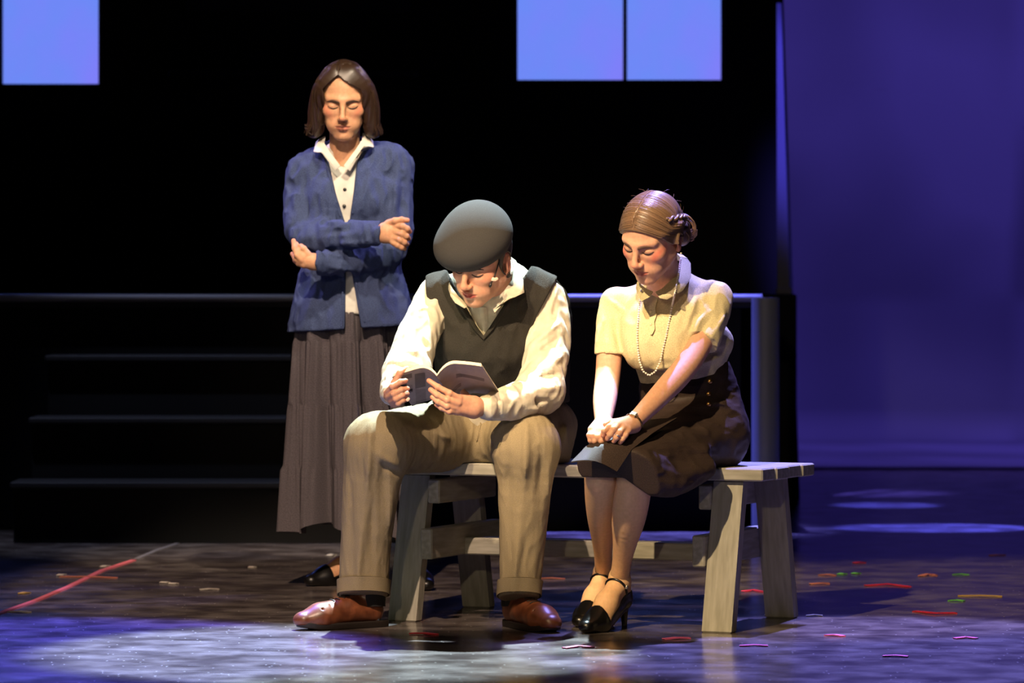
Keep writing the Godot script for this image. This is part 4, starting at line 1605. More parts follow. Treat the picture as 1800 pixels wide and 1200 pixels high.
func seated_woman() -> Node3D:
	var o := person("seated woman in a cream short-sleeved knit top and brown skirt, hands clasped on her knees")
	var skin := L(0.84, 0.64, 0.52)
	var hose := L(0.88, 0.71, 0.54)
	var skin_m := skin_mat()
	var knit_t := noise_tex(51, 0.09, Color(0.86, 0.86, 0.85), Color(1, 1, 1), 256, 256, 3, 1.8)
	var knit_n := normal_tex(52, 0.16, 5.0)
	var top_m := cloth(Color(0.86, 0.80, 0.63), knit_t, knit_n, 9.0, 0.16, 0.9)
	var skirt_m := cloth(Color(0.265, 0.215, 0.195), noise_tex(53, 0.12, Color(0.68, 0.68, 0.68), Color(1, 1, 1), 256, 256, 3, 1.8), knit_n, 10.0, 0.15, 0.55)

	# --- head
	var hx := Transform3D(turn(-37.4, 30.2, -9.1), W(1146.0, 413.7, 11.15))
	var face := {"skin": skin, "lip": L(0.66, 0.36, 0.31), "blush": L(0.86, 0.33, 0.29), "blush_amount": 0.6, "man": false, "neck": W(1168, 505, 11.30), "neck_r": 0.046}
	var hf := head_field(hx, face)
	var body := Acc.new()
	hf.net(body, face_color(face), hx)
	# --- hands: her right one below, her left one over it
	var dh := 10.985
	hand(body, [
		[[1040, 757, dh], [1036, 765, dh - 0.012], [1038, 774, dh - 0.014], [1042, 781, dh - 0.006]],
		[[1046, 757, dh - 0.004], [1042, 766, dh - 0.018], [1045, 775, dh - 0.02], [1048, 780, dh - 0.012]],
		[[1052, 757, dh - 0.006], [1051, 768, dh - 0.022], [1057, 775, dh - 0.024], [1063, 778, dh - 0.018]],
		[[1058, 757, dh - 0.006], [1060, 768, dh - 0.02], [1066, 774, dh - 0.022]],
		[[1066, 750, dh + 0.01], [1062, 758, dh - 0.012], [1058, 763, dh - 0.02]]],
		[0.0078, 0.0085, 0.0088, 0.0085, 0.0090],
		[[[1059, 742, 11.03], [1042, 755, dh + 0.005], 0.022, 0.014], [[1063, 742, 11.03], [1060, 756, dh + 0.005], 0.022, 0.016]], skin)
	var de := 10.955
	hand(body, [
		[[1078, 746, de], [1071, 750, de - 0.012], [1062, 757, de - 0.016], [1060, 765, de - 0.012]],
		[[1086, 748, de - 0.002], [1079, 754, de - 0.018], [1072, 764, de - 0.020], [1068, 771, de - 0.012]],
		[[1096, 752, de], [1089, 760, de - 0.016], [1083, 769, de - 0.018], [1079, 775, de - 0.010]],
		[[1104, 757, de + 0.004], [1099, 765, de - 0.010], [1094, 772, de - 0.012], [1090, 778, de - 0.004]],
		[[1088, 741, de + 0.03], [1074, 741, de + 0.022], [1064, 746, de + 0.012]]],
		[0.0086, 0.0090, 0.0088, 0.0078, 0.0092],
		[[[1081, 745, de + 0.008], [1110, 742, 11.00], 0.014, 0.020], [[1102, 755, de + 0.010], [1114, 748, 11.00], 0.014, 0.021], [[1092, 748, de + 0.008], [1112, 745, 11.00], 0.015, 0.021]], skin)
	# --- arms
	var af := Field.new(W(1035, 770, 11.4) - Vector3(0, 0, 0.05), W(1290, 560, 11.2) + Vector3(0, 0.0, 0.42), 0.006)
	af.chain(PX([[1075, 570, 11.37], [1070, 640, 11.30], [1067, 672, 11.25], [1063, 705, 11.15], [1060, 742, 11.04]]), [0.040, 0.036, 0.035, 0.033, 0.0225], 0.02)
	af.chain(PX([[1248, 565, 11.29], [1226, 612, 11.23], [1204, 646, 11.18], [1172, 682, 11.12], [1112, 744, 11.00]]), [0.035, 0.0345, 0.0345, 0.033, 0.0225], 0.02)
	af.net(body, skin)
	under(body, [PX([[1168, 500, 11.30], [1180, 560, 11.38], [1205, 665, 11.42], [1215, 730, 11.44]]), PX([[1175, 540, 11.37], [1090, 540, 11.37], [1074, 600, 11.34]]), PX([[1175, 540, 11.37], [1250, 540, 11.32], [1236, 590, 11.27]]), PX([[1210, 735, 11.44], [1180, 766, 11.42], [1062, 822, 11.12]]), PX([[1220, 735, 11.44], [1240, 766, 11.40], [1120, 828, 11.10]])], [[0.045, 0.08, 0.08, 0.09], [0.05, 0.038, 0.034], [0.05, 0.038, 0.034], [0.07, 0.055, 0.036], [0.07, 0.055, 0.036]], skin)
	# --- legs and shoes
	var leather := plain(Color(0.045, 0.04, 0.04), 0.28, 0.6)
	var t1 := ground(1026, 1114)
	var h1 := t1 + Vector3(0.115, 0, -0.206)
	pump(o, body, aim(h1, t1), 0.052, W(1115, 845, 11.075), [0.028, 0.028, 0.036, 0.047, 0.051, 0.050], hose, leather, true)
	var t2 := ground(1016, 1104)
	var h2 := t2 + Vector3(0.085, 0, -0.220)
	pump(o, body, aim(h2, t2), 0.052, W(1056, 840, 11.095), [0.026, 0.026, 0.033, 0.042, 0.046, 0.046], hose, leather, true)
	put("body", body.mesh(), skin_m, o)
	face_strips(o, hf, hx, Color(0.36, 0.25, 0.18), 0.0, false)

	# --- hair: parted in the middle, drawn back into a low knot
	var hm := hair_mat()
	var hr := hf.copy()
	hr.offset(0.007)
	hr.carve(func(p: Vector3) -> float:
		var zl := 0.040 + 0.95 * (p.y - 0.016)
		var e := p.z - minf(zl, 0.086 + maxf(p.y - 0.066, 0.0) * 4.0)
		if p.y < -0.012:
			e = maxf(e, p.z + 0.022 + (-0.012 - p.y) * 0.5)
		e = maxf(e, -0.052 - p.y)
		return maxf(e, 0.012 - 1.0 * absf(p.x) - 0.012) )
	hr.cap(Vector3(0, 0.050, 0.105), Vector3(0, 0.126, 0.030), 0.0018, 0.0022, 0.004, Vector3.ZERO, 1.0, true)
	hr.cap(Vector3(0, 0.126, 0.030), Vector3(0, 0.128, -0.030), 0.0022, 0.0010, 0.004, Vector3.ZERO, 1.0, true)
	for sg: float in [-1.0, 1.0]:
		hr.ell(Vector3(sg * 0.084, -0.014, -0.010), Vector3(0.016, 0.026, 0.016), 0.004, Basis.IDENTITY, true)
		hr.cap(Vector3(sg * 0.062, 0.036, 0.045), Vector3(sg * 0.079, 0.034, -0.022), 0.010, 0.013, 0.010)
		hr.cap(Vector3(sg * 0.079, 0.034, -0.022), Vector3(sg * 0.046, 0.006, -0.085), 0.013, 0.015, 0.010)
	var rng := RandomNumberGenerator.new()
	rng.seed = 77
	var ha := Acc.new()
	var base_c := L(0.43, 0.335, 0.255)
	hr.net(ha, base_c, hx)
	var hair := put("hair", ha.mesh(), hm, o)
	tag(hair, "light brown hair parted in the middle and pinned back")
	var sa := Acc.new()
	var hc := Vector3(0, 0.02, -0.01)
	for sg: float in [-1.0, 1.0]:
		for j in 150:
			var u := rng.randf()
			var a := Vector3(sg * rng.randf_range(0.02, 0.05), lerpf(0.55, 1.15, minf(1.0, pow(u * 1.4, 0.7))), lerpf(0.98, -0.55, u))
			var mid := Vector3(sg * lerpf(0.80, 0.95, u), lerpf(0.06, 0.62, u), lerpf(0.50, -0.60, u))
			var en := Vector3(sg * 0.30, lerpf(-0.62, -0.10, u), -1.0)
			var tone := rng.randf_range(0.75, 1.35)
			strand(sa, hr, hx, hc, [a, (a + mid).normalized(), mid, (mid + en).normalized(), en], rng.randf_range(0.0009, 0.0021), base_c * tone, 0.0004)
	put("hair_strands", sa.mesh(), hm, hair)
	# knot at the back with loose ends
	var kc := Vector3(0.022, -0.043, -0.102)
	var kf := Field.new(kc - Vector3.ONE * 0.062, kc + Vector3.ONE * 0.062, 0.003)
	kf.ell(kc, Vector3(0.036, 0.042, 0.032), 0.01)
	kf.warp(func(p: Vector3) -> float:
		var q := p - kc
		return 0.0022 * sin(atan2(q.y, q.x) * 4.0 + q.length() * 220.0))
	var kn := Acc.new()
	kf.net(kn, base_c * 0.9, hx)
	for j in 46:
		var an := rng.randf() * TAU
		var rr := rng.randf_range(0.016, 0.040)
		var pts := []
		var rs := []
		var ph := rng.randf_range(1.2, 3.4)
		for k in 9:
			var t := k / 8.0
			var ang := an + t * ph
			var r2 := rr * (1.0 + 0.15 * sin(t * 5.0 + an))
			pts.append(hx * (kc + Vector3(cos(ang) * r2, sin(ang) * r2 * 1.05, -0.012 + 0.030 * sqrt(maxf(0.0, 1.0 - pow(r2 / 0.05, 2.0))) * (-1.0 if j % 3 else 1.0))))
			rs.append(0.0017 * (0.4 + sin(PI * (0.1 + 0.8 * t))))
		tube(kn, pts, rs, 4, base_c * rng.randf_range(0.7, 1.5))
	put("hair_knot", kn.mesh(), hm, hair)
	# a twisted lock from the temple to the knot
	var tw := Acc.new()
	for w in 2:
		var pts := []
		var rs := []
		for k in 22:
			var t := k / 21.0
			var dr := Vector3(0.80, 0.55, 0.30).normalized().slerp(Vector3(0.50, -0.10, -0.86).normalized(), t)
			var p := hr.hit(hc + dr * 0.22, -dr, 0.3)
			var sdv := dr.cross(Vector3.BACK).normalized()
			var an := t * 17.0 + w * PI
			pts.append(hx * (p + dr * (0.003 + 0.0035 * sin(an)) + sdv * (0.0045 * cos(an))))
			rs.append(0.0050)
		tube(tw, pts, rs, 6, base_c * 0.95)
	put("hair_twist", tw.mesh(), hm, hair)
	# flyaway hairs
	var fa := Acc.new()
	for j in 44:
		var w := Vector3(rng.randf_range(-1, 1), rng.randf_range(0.0, 1.1), rng.randf_range(-1.0, 0.35)).normalized()
		if j % 3 == 0:
			w = (kc - hc + Vector3(rng.randf_range(-0.04, 0.04), rng.randf_range(-0.05, 0.05), 0)).normalized()
		var p := hr.hit(hc + w * 0.22, -w, 0.25)
		if j % 3 == 0:
			p = kc + Vector3(w.x * 0.02, rng.randf_range(-0.04, 0.04), -0.01)
			w = Vector3(rng.randf_range(0.2, 1.0), rng.randf_range(-0.6, 0.6), -0.6)
		var tg := w.cross(Vector3(rng.randf_range(-1, 1), rng.randf_range(-1, 1), rng.randf_range(-1, 1))).normalized()
		var ln := rng.randf_range(0.010, 0.024)
		var pts := []
		for k in 6:
			var t := k / 5.0
			pts.append(hx * (p + tg * (t * ln) + w * (ln * 0.55 * sin(t * 1.5))))
		tube(fa, pts, [0.0003, 0.0003, 0.0003, 0.00025, 0.0002, 0.00015], 3, base_c * 1.6)
	var fl := put("loose_hairs", fa.mesh(), hm, hair)
	fl.set_meta("kind", "stuff")
	var pe := Acc.new()
	tube(pe, [hx * Vector3(0.083, -0.047, -0.006), hx * Vector3(0.083, -0.051, -0.006)], [0.0028, 0.0028], 8)
	put("earring", pe.mesh(), plain(Color(0.92, 0.89, 0.82), 0.25), o)

	# --- knit top
	var fwd := Vector3(-0.30, -0.10, 0.95).normalized()
	var lo := W(1035, 690, 11.4) - Vector3(0, 0, 0.16)
	var hi := W(1305, 440, 11.3) + Vector3(0, 0, 0.24)
	var sf := Field.new(lo, hi, 0.0052)
	sf.chain(PX([[1082, 532, 11.37], [1074, 570, 11.35], [1071, 622, 11.31]]), [0.044, 0.042, 0.0405], 0.03)
	sf.chain(PX([[1258, 524, 11.32], [1250, 560, 11.29], [1232, 604, 11.25]]), [0.049, 0.048, 0.0455], 0.03)
	# sleeve hems, then the ends cut
	sf.cap(W(1071, 610, 11.32), W(1071, 632, 11.31), 0.0415, 0.0415, 0.003)
	sf.cap(W(1240, 590, 11.26), W(1231, 610, 11.245), 0.0465, 0.0465, 0.003)
	var cl := W(1071, 622, 11.31)
	var cr := W(1234, 603, 11.25)
	var nr := (W(1206, 648, 11.18) - W(1250, 555, 11.30)).normalized()
	sf.carve(func(p: Vector3) -> float: return cl.y - p.y if p.x < 0.4 else (p - cr).dot(nr), 0.2)
	var tk := Field.new(lo, hi, 0.0052)
	tk.cap(W(1205, 690, 11.43), W(1190, 600, 11.40), 0.122, 0.128, 0.04, fwd, 0.74)
	tk.cap(W(1190, 600, 11.40), W(1180, 545, 11.38), 0.128, 0.112, 0.04, fwd, 0.74)
	tk.cap(W(1092, 533, 11.37), W(1250, 524, 11.32), 0.042, 0.048, 0.05)
	tk.cap(W(1172, 490, 11.31), W(1178, 530, 11.35), 0.050, 0.078, 0.05)
	tk.cap(W(1130, 565, 11.33), W(1215, 560, 11.30), 0.060, 0.055, 0.06)
	tk.ell(W(1131, 608, 11.295), Vector3(0.060, 0.070, 0.056), 0.06)
	tk.ell(W(1188, 612, 11.27), Vector3(0.062, 0.072, 0.056), 0.06)
	tk.cap(W(1215, 640, 11.38), W(1262, 600, 11.38), 0.060, 0.042, 0.04)
	sf.merge(tk, 0.014)
	for q: Array in [[[1063, 540], [1052, 600], 11.30, 0.0076, 0.0065], [[1078, 535], [1088, 610], 11.29, 0.0076, -0.0078], [[1060, 520], [1095, 545], 11.30, 0.0076, 0.0052], [[1255, 520], [1215, 590], 11.22, 0.0085, 0.0091], [[1270, 525], [1228, 592], 11.22, 0.0076, -0.0091],
			[[1282, 545], [1245, 598], 11.24, 0.0085, 0.0078], [[1286, 520], [1215, 560], 11.22, 0.0076, -0.0078], [[1232, 500], [1205, 580], 11.24, 0.0076, 0.0065], [[1150, 650], [1220, 640], 11.25, 0.0095, 0.0078], [[1220, 645], [1275, 625], 11.3, 0.0095, 0.0104], [[1220, 632], [1278, 610], 11.3, 0.0076, -0.0104], [[1215, 600], [1235, 655], 11.28, 0.0095, -0.0104]]:
		sf.fold(W(q[0][0], q[0][1], q[2]), W(q[1][0], q[1][1], q[2]), q[3], q[4])
	sf.crumple(8, 0.09, 0.0035, Vector3(0.8, 1.6, 1.0))
	sf.plane(W(1200, 668, 11.4), Vector3(0.12, -1, 0), 0.01)
	# open neck
	sf.ell(W(1160, 492, 11.25), Vector3(0.045, 0.048, 0.055), 0.006, Basis.IDENTITY, true)
	var ta := Acc.new()
	sf.net(ta)
	var top := put("knit_top", ta.mesh(), top_m, o)
	tag(top, "cream knitted polo top with a collar and short sleeves")
	var on := func(q: Array, out := 0.002) -> Vector3:
		var w := W(q[0], q[1], 10.95)
		var dr := (w - Vector3(0, EYE, CAM_Z)).normalized()
		return sf.hit(w, dr, 0.6) - dr * out
	# collar
	var ka := Acc.new()
	var wing_r := [[[1196, 452, 11.30], [1193, 472, 11.26], [1180, 492, 11.22], [1163, 508, 11.195], [1152, 513, 11.19]], [[1208, 456, 11.31], [1206, 482, 11.25], [1193, 503, 11.21], [1175, 518, 11.185], [1156, 519, 11.185]], [[1213, 463, 11.33], [1214, 488, 11.265], [1200, 510, 11.22], [1172, 526, 11.185], [1160, 524, 11.185]]]
	var wing_l := [[[1122, 492, 11.25], [1127, 500, 11.22], [1137, 508, 11.20], [1148, 513, 11.19]], [[1120, 500, 11.25], [1124, 510, 11.215], [1131, 517, 11.195], [1144, 518, 11.187]], [[1119, 506, 11.26], [1122, 520, 11.22], [1128, 530, 11.195], [1142, 522, 11.187]]]
	var wing_b := [[[1196, 452, 11.30], [1190, 446, 11.36], [1176, 446, 11.40], [1160, 450, 11.40]], [[1208, 455, 11.31], [1200, 449, 11.38], [1178, 448, 11.42], [1158, 452, 11.42]], [[1213, 463, 11.33], [1204, 458, 11.40], [1178, 456, 11.44], [1156, 460, 11.44]]]
	for wg: Array in [wing_r, wing_l, wing_b]:
		var rows := []
		for r: Array in wg:
			rows.append(PX(r))
		sheet(ka, rows, 0.004)
	put("collar", ka.mesh(), top_m, top)
	# placket with a wavy open edge and small buttons
	var pa := Acc.new()
	var rows := []
	for q: Array in [[1143, 518, 1158], [1143, 530, 1155], [1142, 542, 1152], [1142, 554, 1154], [1142, 566, 1150], [1142, 578, 1151], [1144, 588, 1146]]:
		var row := []
		for k in 4:
			row.append(on.call([lerpf(q[0], q[2], k / 3.0), q[1]], 0.003 + 0.0035 * k / 3.0))
		rows.append(row)
	sheet(pa, rows, 0.003)
	put("placket", pa.mesh(), top_m, top)
	for q: Array in [[1144, 547], [1144, 570]]:
		var b := Acc.new()
		var c: Vector3 = on.call(q, 0.006)
		tube(b, [c, c + Vector3(0, 0, 0.002)], [0.0045, 0.004], 10)
		put("button", b.mesh(), plain(Color(0.85, 0.78, 0.62), 0.4), top)

	# --- pearl necklace
	var path := []
	for q: Array in [[1196, 457], [1194, 475], [1190, 495], [1186, 515], [1182, 535], [1177, 560], [1171, 590], [1165, 615], [1160, 637], [1152, 653], [1141, 660], [1130, 652], [1124, 635], [1121, 612], [1120, 590], [1121, 565], [1123, 540], [1125, 522], [1127, 508]]:
		if q[1] > 618:
			var w1: Vector3 = on.call([q[0], 612], 0.006)
			path.append(W(q[0], q[1], CAM_Z - w1.z))
			continue
		path.append(on.call(q, 0.0045) if q[1] > 520 else W(q[0], q[1], lerpf(11.175, 11.27, (520.0 - q[1]) / 63.0) if q[0] > 1150 else 11.185))
	var cv := Curve3D.new()
	for j in path.size():
		var tg: Vector3 = (path[mini(j + 1, path.size() - 1)] - path[maxi(j - 1, 0)]) / 6.0
		cv.add_point(path[j], -tg, tg)
	var pearl := Acc.new()
	var dist := 0.0
	while dist < cv.get_baked_length():
		var c := cv.sample_baked(dist)
		tube(pearl, [c + Vector3(0, 0.0031, 0), c + Vector3(0, 0.002, 0), c + Vector3(0, 0, 0), c - Vector3(0, 0.002, 0), c - Vector3(0, 0.0031, 0)], [0.0008, 0.0026, 0.0034, 0.0026, 0.0008], 8)
		dist += 0.0072
	var pn := put("pearl_necklace", pearl.mesh(), plain(Color(0.93, 0.89, 0.81), 0.22, 0.7), o)
	tag(pn, "long string of cream pearls", "", "", "stuff")

	# --- skirt
	var kf2 := Field.new(W(985, 900, 11.1) - Vector3(0, 0, 0.60), W(1325, 635, 11.4) + Vector3(0, 0, 0.48), 0.0064)
	kf2.cap(W(1204, 655, 11.43), W(1212, 700, 11.44), 0.126, 0.135, 0.04, fwd, 0.76)
	kf2.cap(W(1212, 700, 11.44), W(1218, 752, 11.45), 0.135, 0.156, 0.05, fwd, 0.85)
	kf2.cap(W(1180, 765, 11.42), W(1245, 762, 11.40), 0.095, 0.100, 0.05)
	kf2.chain(PX([[1178, 765, 11.42], [1120, 790, 11.22], [1054, 816, 11.02]]), [0.095, 0.082, 0.062], 0.05)
	kf2.chain(PX([[1245, 765, 11.40], [1185, 795, 11.20], [1116, 822, 11.00]]), [0.100, 0.086, 0.066], 0.05)
	kf2.cap(W(1085, 806, 11.02), W(1180, 780, 11.3), 0.055, 0.085, 0.04)
	kf2.chain(PX([[1128, 838, 10.99], [1180, 845, 11.06], [1236, 822, 11.16]]), [0.045, 0.045, 0.036], 0.04)
	for q: Array in [[[1130, 690], [1270, 670], 11.3, 0.0095, 0.0078], [[1140, 705], [1285, 690], 11.3, 0.0095, -0.0104], [[1150, 722], [1295, 705], 11.3, 0.0095, 0.0091], [[1255, 680], [1302, 700], 11.3, 0.0085, -0.0091], [[1250, 700], [1308, 725], 11.3, 0.0095, 0.0104],
			[[1130, 770], [1290, 735], 11.2, 0.0114, -0.0104], [[1140, 788], [1295, 790], 11.15, 0.0133, 0.0104], [[1130, 812], [1170, 850], 11.0, 0.0140, -0.0080], [[1120, 800], [1155, 865], 11.0, 0.0095, 0.0130], [[1165, 812], [1240, 830], 11.1, 0.0133, 0.0130], [[1160, 835], [1225, 845], 11.1, 0.0114, -0.0130], [[1120, 780], [1200, 745], 11.1, 0.0095, 0.0078]]:
		kf2.fold(W(q[0][0], q[0][1], q[2]), W(q[1][0], q[1][1], q[2]), q[3], q[4])
	# hem across the knees; the cloth lies on the bench
	kf2.crumple(9, 0.08, 0.0026, Vector3(2.0, 0.7, 1.2))
	var hem_p := W(1090, 812, 10.975)
	var hem_n := Vector3(-0.26, -0.42, 0.87).normalized()
	kf2.plane(hem_p, hem_n, 0.006)
	kf2.carve(func(p: Vector3) -> float: return 0.4605 - p.y if (p - bench_c).dot(bench_n) > -0.222 else -1.0, 0.3)
	var lower := W(1150, 876, 11.05).y
	kf2.carve(func(p: Vector3) -> float: return (lower + 0.060 * clampf((0.394 - p.x) / 0.085, 0.0, 1.0)) - p.y, 0.3)
	var ska := Acc.new()
	kf2.net(ska)
	var skirt := put("skirt", ska.mesh(), skirt_m, o)
	tag(skirt, "dark brown wool skirt with a buttoned waistband")
	# the overlapping front panel that stands out over the knees
	var fpa := Acc.new()
	var lft := PX([[1078, 752, 11.10], [1050, 768, 11.01], [1028, 788, 10.955], [1004, 812, 10.925]])
	var rgt := PX([[1190, 735, 11.13], [1148, 761, 11.02], [1110, 790, 10.955], [1084, 829, 10.915]])
	rows = []
	for j in 13:
		var t := j / 12.0 * 3.0
		var k := mini(int(t), 2)
		var a: Vector3 = lft[k].lerp(lft[k + 1], t - k)
		var b: Vector3 = rgt[k].lerp(rgt[k + 1], t - k)
		var row := []
		for m in 11:
			var u := m / 10.0
			row.append(a.lerp(b, u) + Vector3(0, 0.016 * sin(PI * u) * (0.4 + 0.6 * j / 12.0), 0.010 * sin(PI * u)))
		rows.append(row)
	sheet(fpa, rows, 0.004)
	put("front_panel", fpa.mesh(), skirt_m, skirt)
	var wb := Acc.new()
	for q: Array in [[1248, 670], [1246, 692], [1246, 710]]:
		var w := W(q[0], q[1], 10.95)
		var dr := (w - Vector3(0, EYE, CAM_Z)).normalized()
		var c := kf2.hit(w, dr, 0.7)
		var b := Acc.new()
		tube(b, [c - Vector3(0, 0, 0.002), c + Vector3(0, 0, 0.003), c + Vector3(0, 0, 0.005)], [0.0075, 0.0075, 0.005], 14)
		put("brass_button", b.mesh(), metal(Color(0.80, 0.62, 0.36)), skirt)
	wb = null
	# --- watch and ring
	var wa := Acc.new()
	var wc := W(1112, 744, 11.00)
	var ax := (W(1176, 682, 11.12) - wc).normalized()
	var e1 := ax.cross(Vector3.UP).normalized()
	var e2 := ax.cross(e1).normalized()
	var pts2 := []
	var rs2 := []
	for j in 25:
		var an := TAU * j / 24.0
		pts2.append(wc + ax * 0.006 + (e1 * cos(an) + e2 * sin(an)) * 0.0265)
		rs2.append(0.003)
	tube(wa, pts2, rs2, 6)
	var watch := put("wristwatch", wa.mesh(), metal(Color(0.45, 0.36, 0.26)), o)
	var up := (Vector3(-0.1, 0.75, 0.65) - ax * ax.dot(Vector3(-0.1, 0.75, 0.65))).normalized()
	var fb := Basis(ax.cross(up).normalized(), up, ax).orthonormalized()
	put("watch_case", box_mesh(Vector3(0.020, 0.006, 0.016), 0.0015), metal(Color(0.85, 0.76, 0.62)), watch, Transform3D(fb, wc + ax * 0.006 + up * 0.0285))
	put("dial", box_mesh(Vector3(0.014, 0.002, 0.011), 0.0004), plain(Color(0.88, 0.86, 0.78), 0.3), watch, Transform3D(fb, wc + ax * 0.006 + up * 0.0318))
	var rg := Acc.new()
	var r0 := W(1086, 765, de - 0.0165)
	tube(rg, [r0 + Vector3(-0.0075, 0.003, 0.004), r0 + Vector3(-0.003, 0.001, 0.0098), r0 + Vector3(0.004, -0.002, 0.0095), r0 + Vector3(0.008, -0.004, 0.003)], [0.0014, 0.0016, 0.0016, 0.0014], 6)
	tube(rg, [r0 + Vector3(0, 0, 0.009), r0 + Vector3(0, 0, 0.0125)], [0.0032, 0.0022], 7)
	put("ring", rg.mesh(), metal(Color(0.88, 0.88, 0.90)), o)
	return o

func standing_woman() -> Node3D:
	var o := person("woman standing behind the bench with crossed arms, blue cardigan over a white blouse")
	var skin := L(0.82, 0.62, 0.48)
	var skin_m := skin_mat()
	var lin_t := noise_tex(61, 0.11, Color(0.76, 0.76, 0.78), Color(1, 1, 1), 256, 256, 3, 1.8)
	var lin_n := normal_tex(62, 0.16, 5.0)
	var blue_m := cloth(Color(0.27, 0.32, 0.46), lin_t, lin_n, 8.0, 0.25, 0.9)
	var white_m := cloth(Color(0.82, 0.81, 0.77), noise_tex(63, 0.03, Color(0.92, 0.92, 0.92), Color(1, 1, 1), 128, 128, 3, 1.2), null, 6.0)
	var gauze_m := cloth(Color(0.37, 0.345, 0.36), lin_t, lin_n, 8.0, 0.35, 0.95)

	# --- head
	var hx := Transform3D(turn(0.0, 16.0, -0.5), W(604.4, 175.1, 12.75))
	var face := {"skin": skin, "lip": L(0.70, 0.45, 0.37), "blush": L(0.86, 0.38, 0.31), "blush_amount": 0.4, "man": false, "neck": W(607, 290, 12.82), "neck_r": 0.047}
	var hf := head_field(hx, face)
	var body := Acc.new()
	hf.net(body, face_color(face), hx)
	# --- hands
	var dr := 12.565
	hand(body, [
		[[697, 397, dr], [708, 398, dr - 0.016], [716, 402, dr - 0.014], [720, 407, dr + 0.004]],
		[[697, 408, dr - 0.002], [707, 411, dr - 0.018], [714, 415, dr - 0.016], [718, 419, dr + 0.002]],
		[[695, 418, dr - 0.002], [704, 422, dr - 0.016], [711, 426, dr - 0.014], [715, 429, dr + 0.002]],
		[[691, 426, dr], [699, 431, dr - 0.012], [706, 435, dr - 0.010], [711, 437, dr + 0.004]],
		[[682, 392, dr + 0.01], [694, 388, dr - 0.006], [706, 386, dr - 0.008], [716, 387, dr - 0.002]]],
		[0.0104, 0.0106, 0.0102, 0.0094, 0.0104],
		[[[676, 402, dr + 0.015], [697, 404, dr + 0.006], 0.021, 0.016], [[676, 416, dr + 0.015], [694, 420, dr + 0.006], 0.021, 0.016], [[664, 411, dr + 0.03], [680, 410, dr + 0.015], 0.024, 0.025]], skin)
	var dl := 12.60
	hand(body, [
		[[530, 456, dl - 0.002], [522, 448, dl], [518, 436, dl + 0.006], [516, 423, dl + 0.016]],
		[[533, 449, dl], [528, 441, dl + 0.008], [524, 434, dl + 0.022], [520, 428, dl + 0.045]],
		[[528, 460, dl + 0.006], [520, 455, dl + 0.012], [514, 446, dl + 0.03]],
		[[534, 466, dl + 0.006], [525, 463, dl + 0.014], [518, 458, dl + 0.034]],
		[[541, 446, dl], [534, 437, dl + 0.002], [529, 432, dl + 0.014]]],
		[0.0098, 0.0100, 0.0098, 0.0092, 0.0100],
		[[[550, 456, dl + 0.01], [533, 453, dl + 0.004], 0.020, 0.015], [[551, 463, dl + 0.012], [536, 462, dl + 0.006], 0.020, 0.014], [[566, 462, dl + 0.02], [549, 460, dl + 0.010], 0.024, 0.023]], skin)
	under(body, [PX([[607, 285, 12.82], [610, 350, 12.84], [614, 480, 12.84], [614, 580, 12.84]]), PX([[610, 300, 12.83], [535, 300, 12.83], [535, 410, 12.78], [668, 410, 12.60]]), PX([[610, 300, 12.83], [695, 296, 12.83], [692, 432, 12.76], [562, 461, 12.63]]), PX([[614, 580, 12.84], [590, 620, 12.86], [616, 960, 12.97]]), PX([[614, 580, 12.84], [636, 620, 12.84], [712, 960, 12.89]])], [[0.045, 0.08, 0.07, 0.06], [0.04, 0.022, 0.022, 0.020], [0.04, 0.022, 0.022, 0.020], [0.05, 0.04, 0.026], [0.05, 0.04, 0.026]], skin)
	var flat_m := plain(Color(0.05, 0.045, 0.045), 0.35)
	var t1 := ground(538, 1031)
	var h1 := t1 + Vector3(0.178, 0, -0.157)
	pump(o, body, aim(h1, t1), 0.012, W(616, 900, 12.95), [0.027, 0.030, 0.036], skin, flat_m, false)
	var t2 := ground(754, 1039)
	var h2 := t2 + Vector3(-0.083, 0, -0.222)
	pump(o, body, aim(h2, t2), 0.012, W(712, 900, 12.88), [0.027, 0.030, 0.036], skin, flat_m, false)
	put("body", body.mesh(), skin_m, o)
	face_strips(o, hf, hx, Color(0.25, 0.17, 0.12), 0.0, false)

	# --- hair: a bob parted in the middle with ends flicked out
	var hm := hair_mat()
	var base_c := L(0.20, 0.14, 0.095)
	var hr := Field.new(Vector3(-0.135, -0.16, -0.14), Vector3(0.135, 0.14, 0.12), 0.0036)
	hr.ell(Vector3(0, 0.030, -0.010), Vector3(0.0845, 0.096, 0.104), 0.02)
	for sg: float in [-1.0, 1.0]:
		hr.chain([Vector3(sg * 0.030, 0.090, 0.030), Vector3(sg * 0.066, 0.050, 0.040), Vector3(sg * 0.082, -0.010, 0.030), Vector3(sg * 0.088, -0.070, 0.024), Vector3(sg * 0.092, -0.100, 0.020), Vector3(sg * 0.108, -0.112, 0.020)], [0.028, 0.026, 0.024, 0.025, 0.020, 0.007], 0.03)
		hr.chain([Vector3(sg * 0.070, 0.02, -0.02), Vector3(sg * 0.084, -0.04, -0.02), Vector3(sg * 0.086, -0.100, -0.015)], [0.03, 0.030, 0.022], 0.03)
	hr.chain([Vector3(0, 0.02, -0.07), Vector3(0, -0.05, -0.075), Vector3(0, -0.115, -0.07)], [0.06, 0.06, 0.05], 0.04, Vector3(0, 0, 1), 0.6)
	# the face opening, pointed at the parting
	hr.carve(func(p: Vector3) -> float:
		if p.z < 0.012:
			return -1.0
		var ax := absf(p.x + 0.016 * smoothstep(0.03, 0.085, p.y))
		var half := 0.0605
		if p.y > 0.02:
			half = minf(0.0605, (0.094 - p.y) * 1.35)
		return minf(half - ax, (p.z - 0.012) * 4.0))
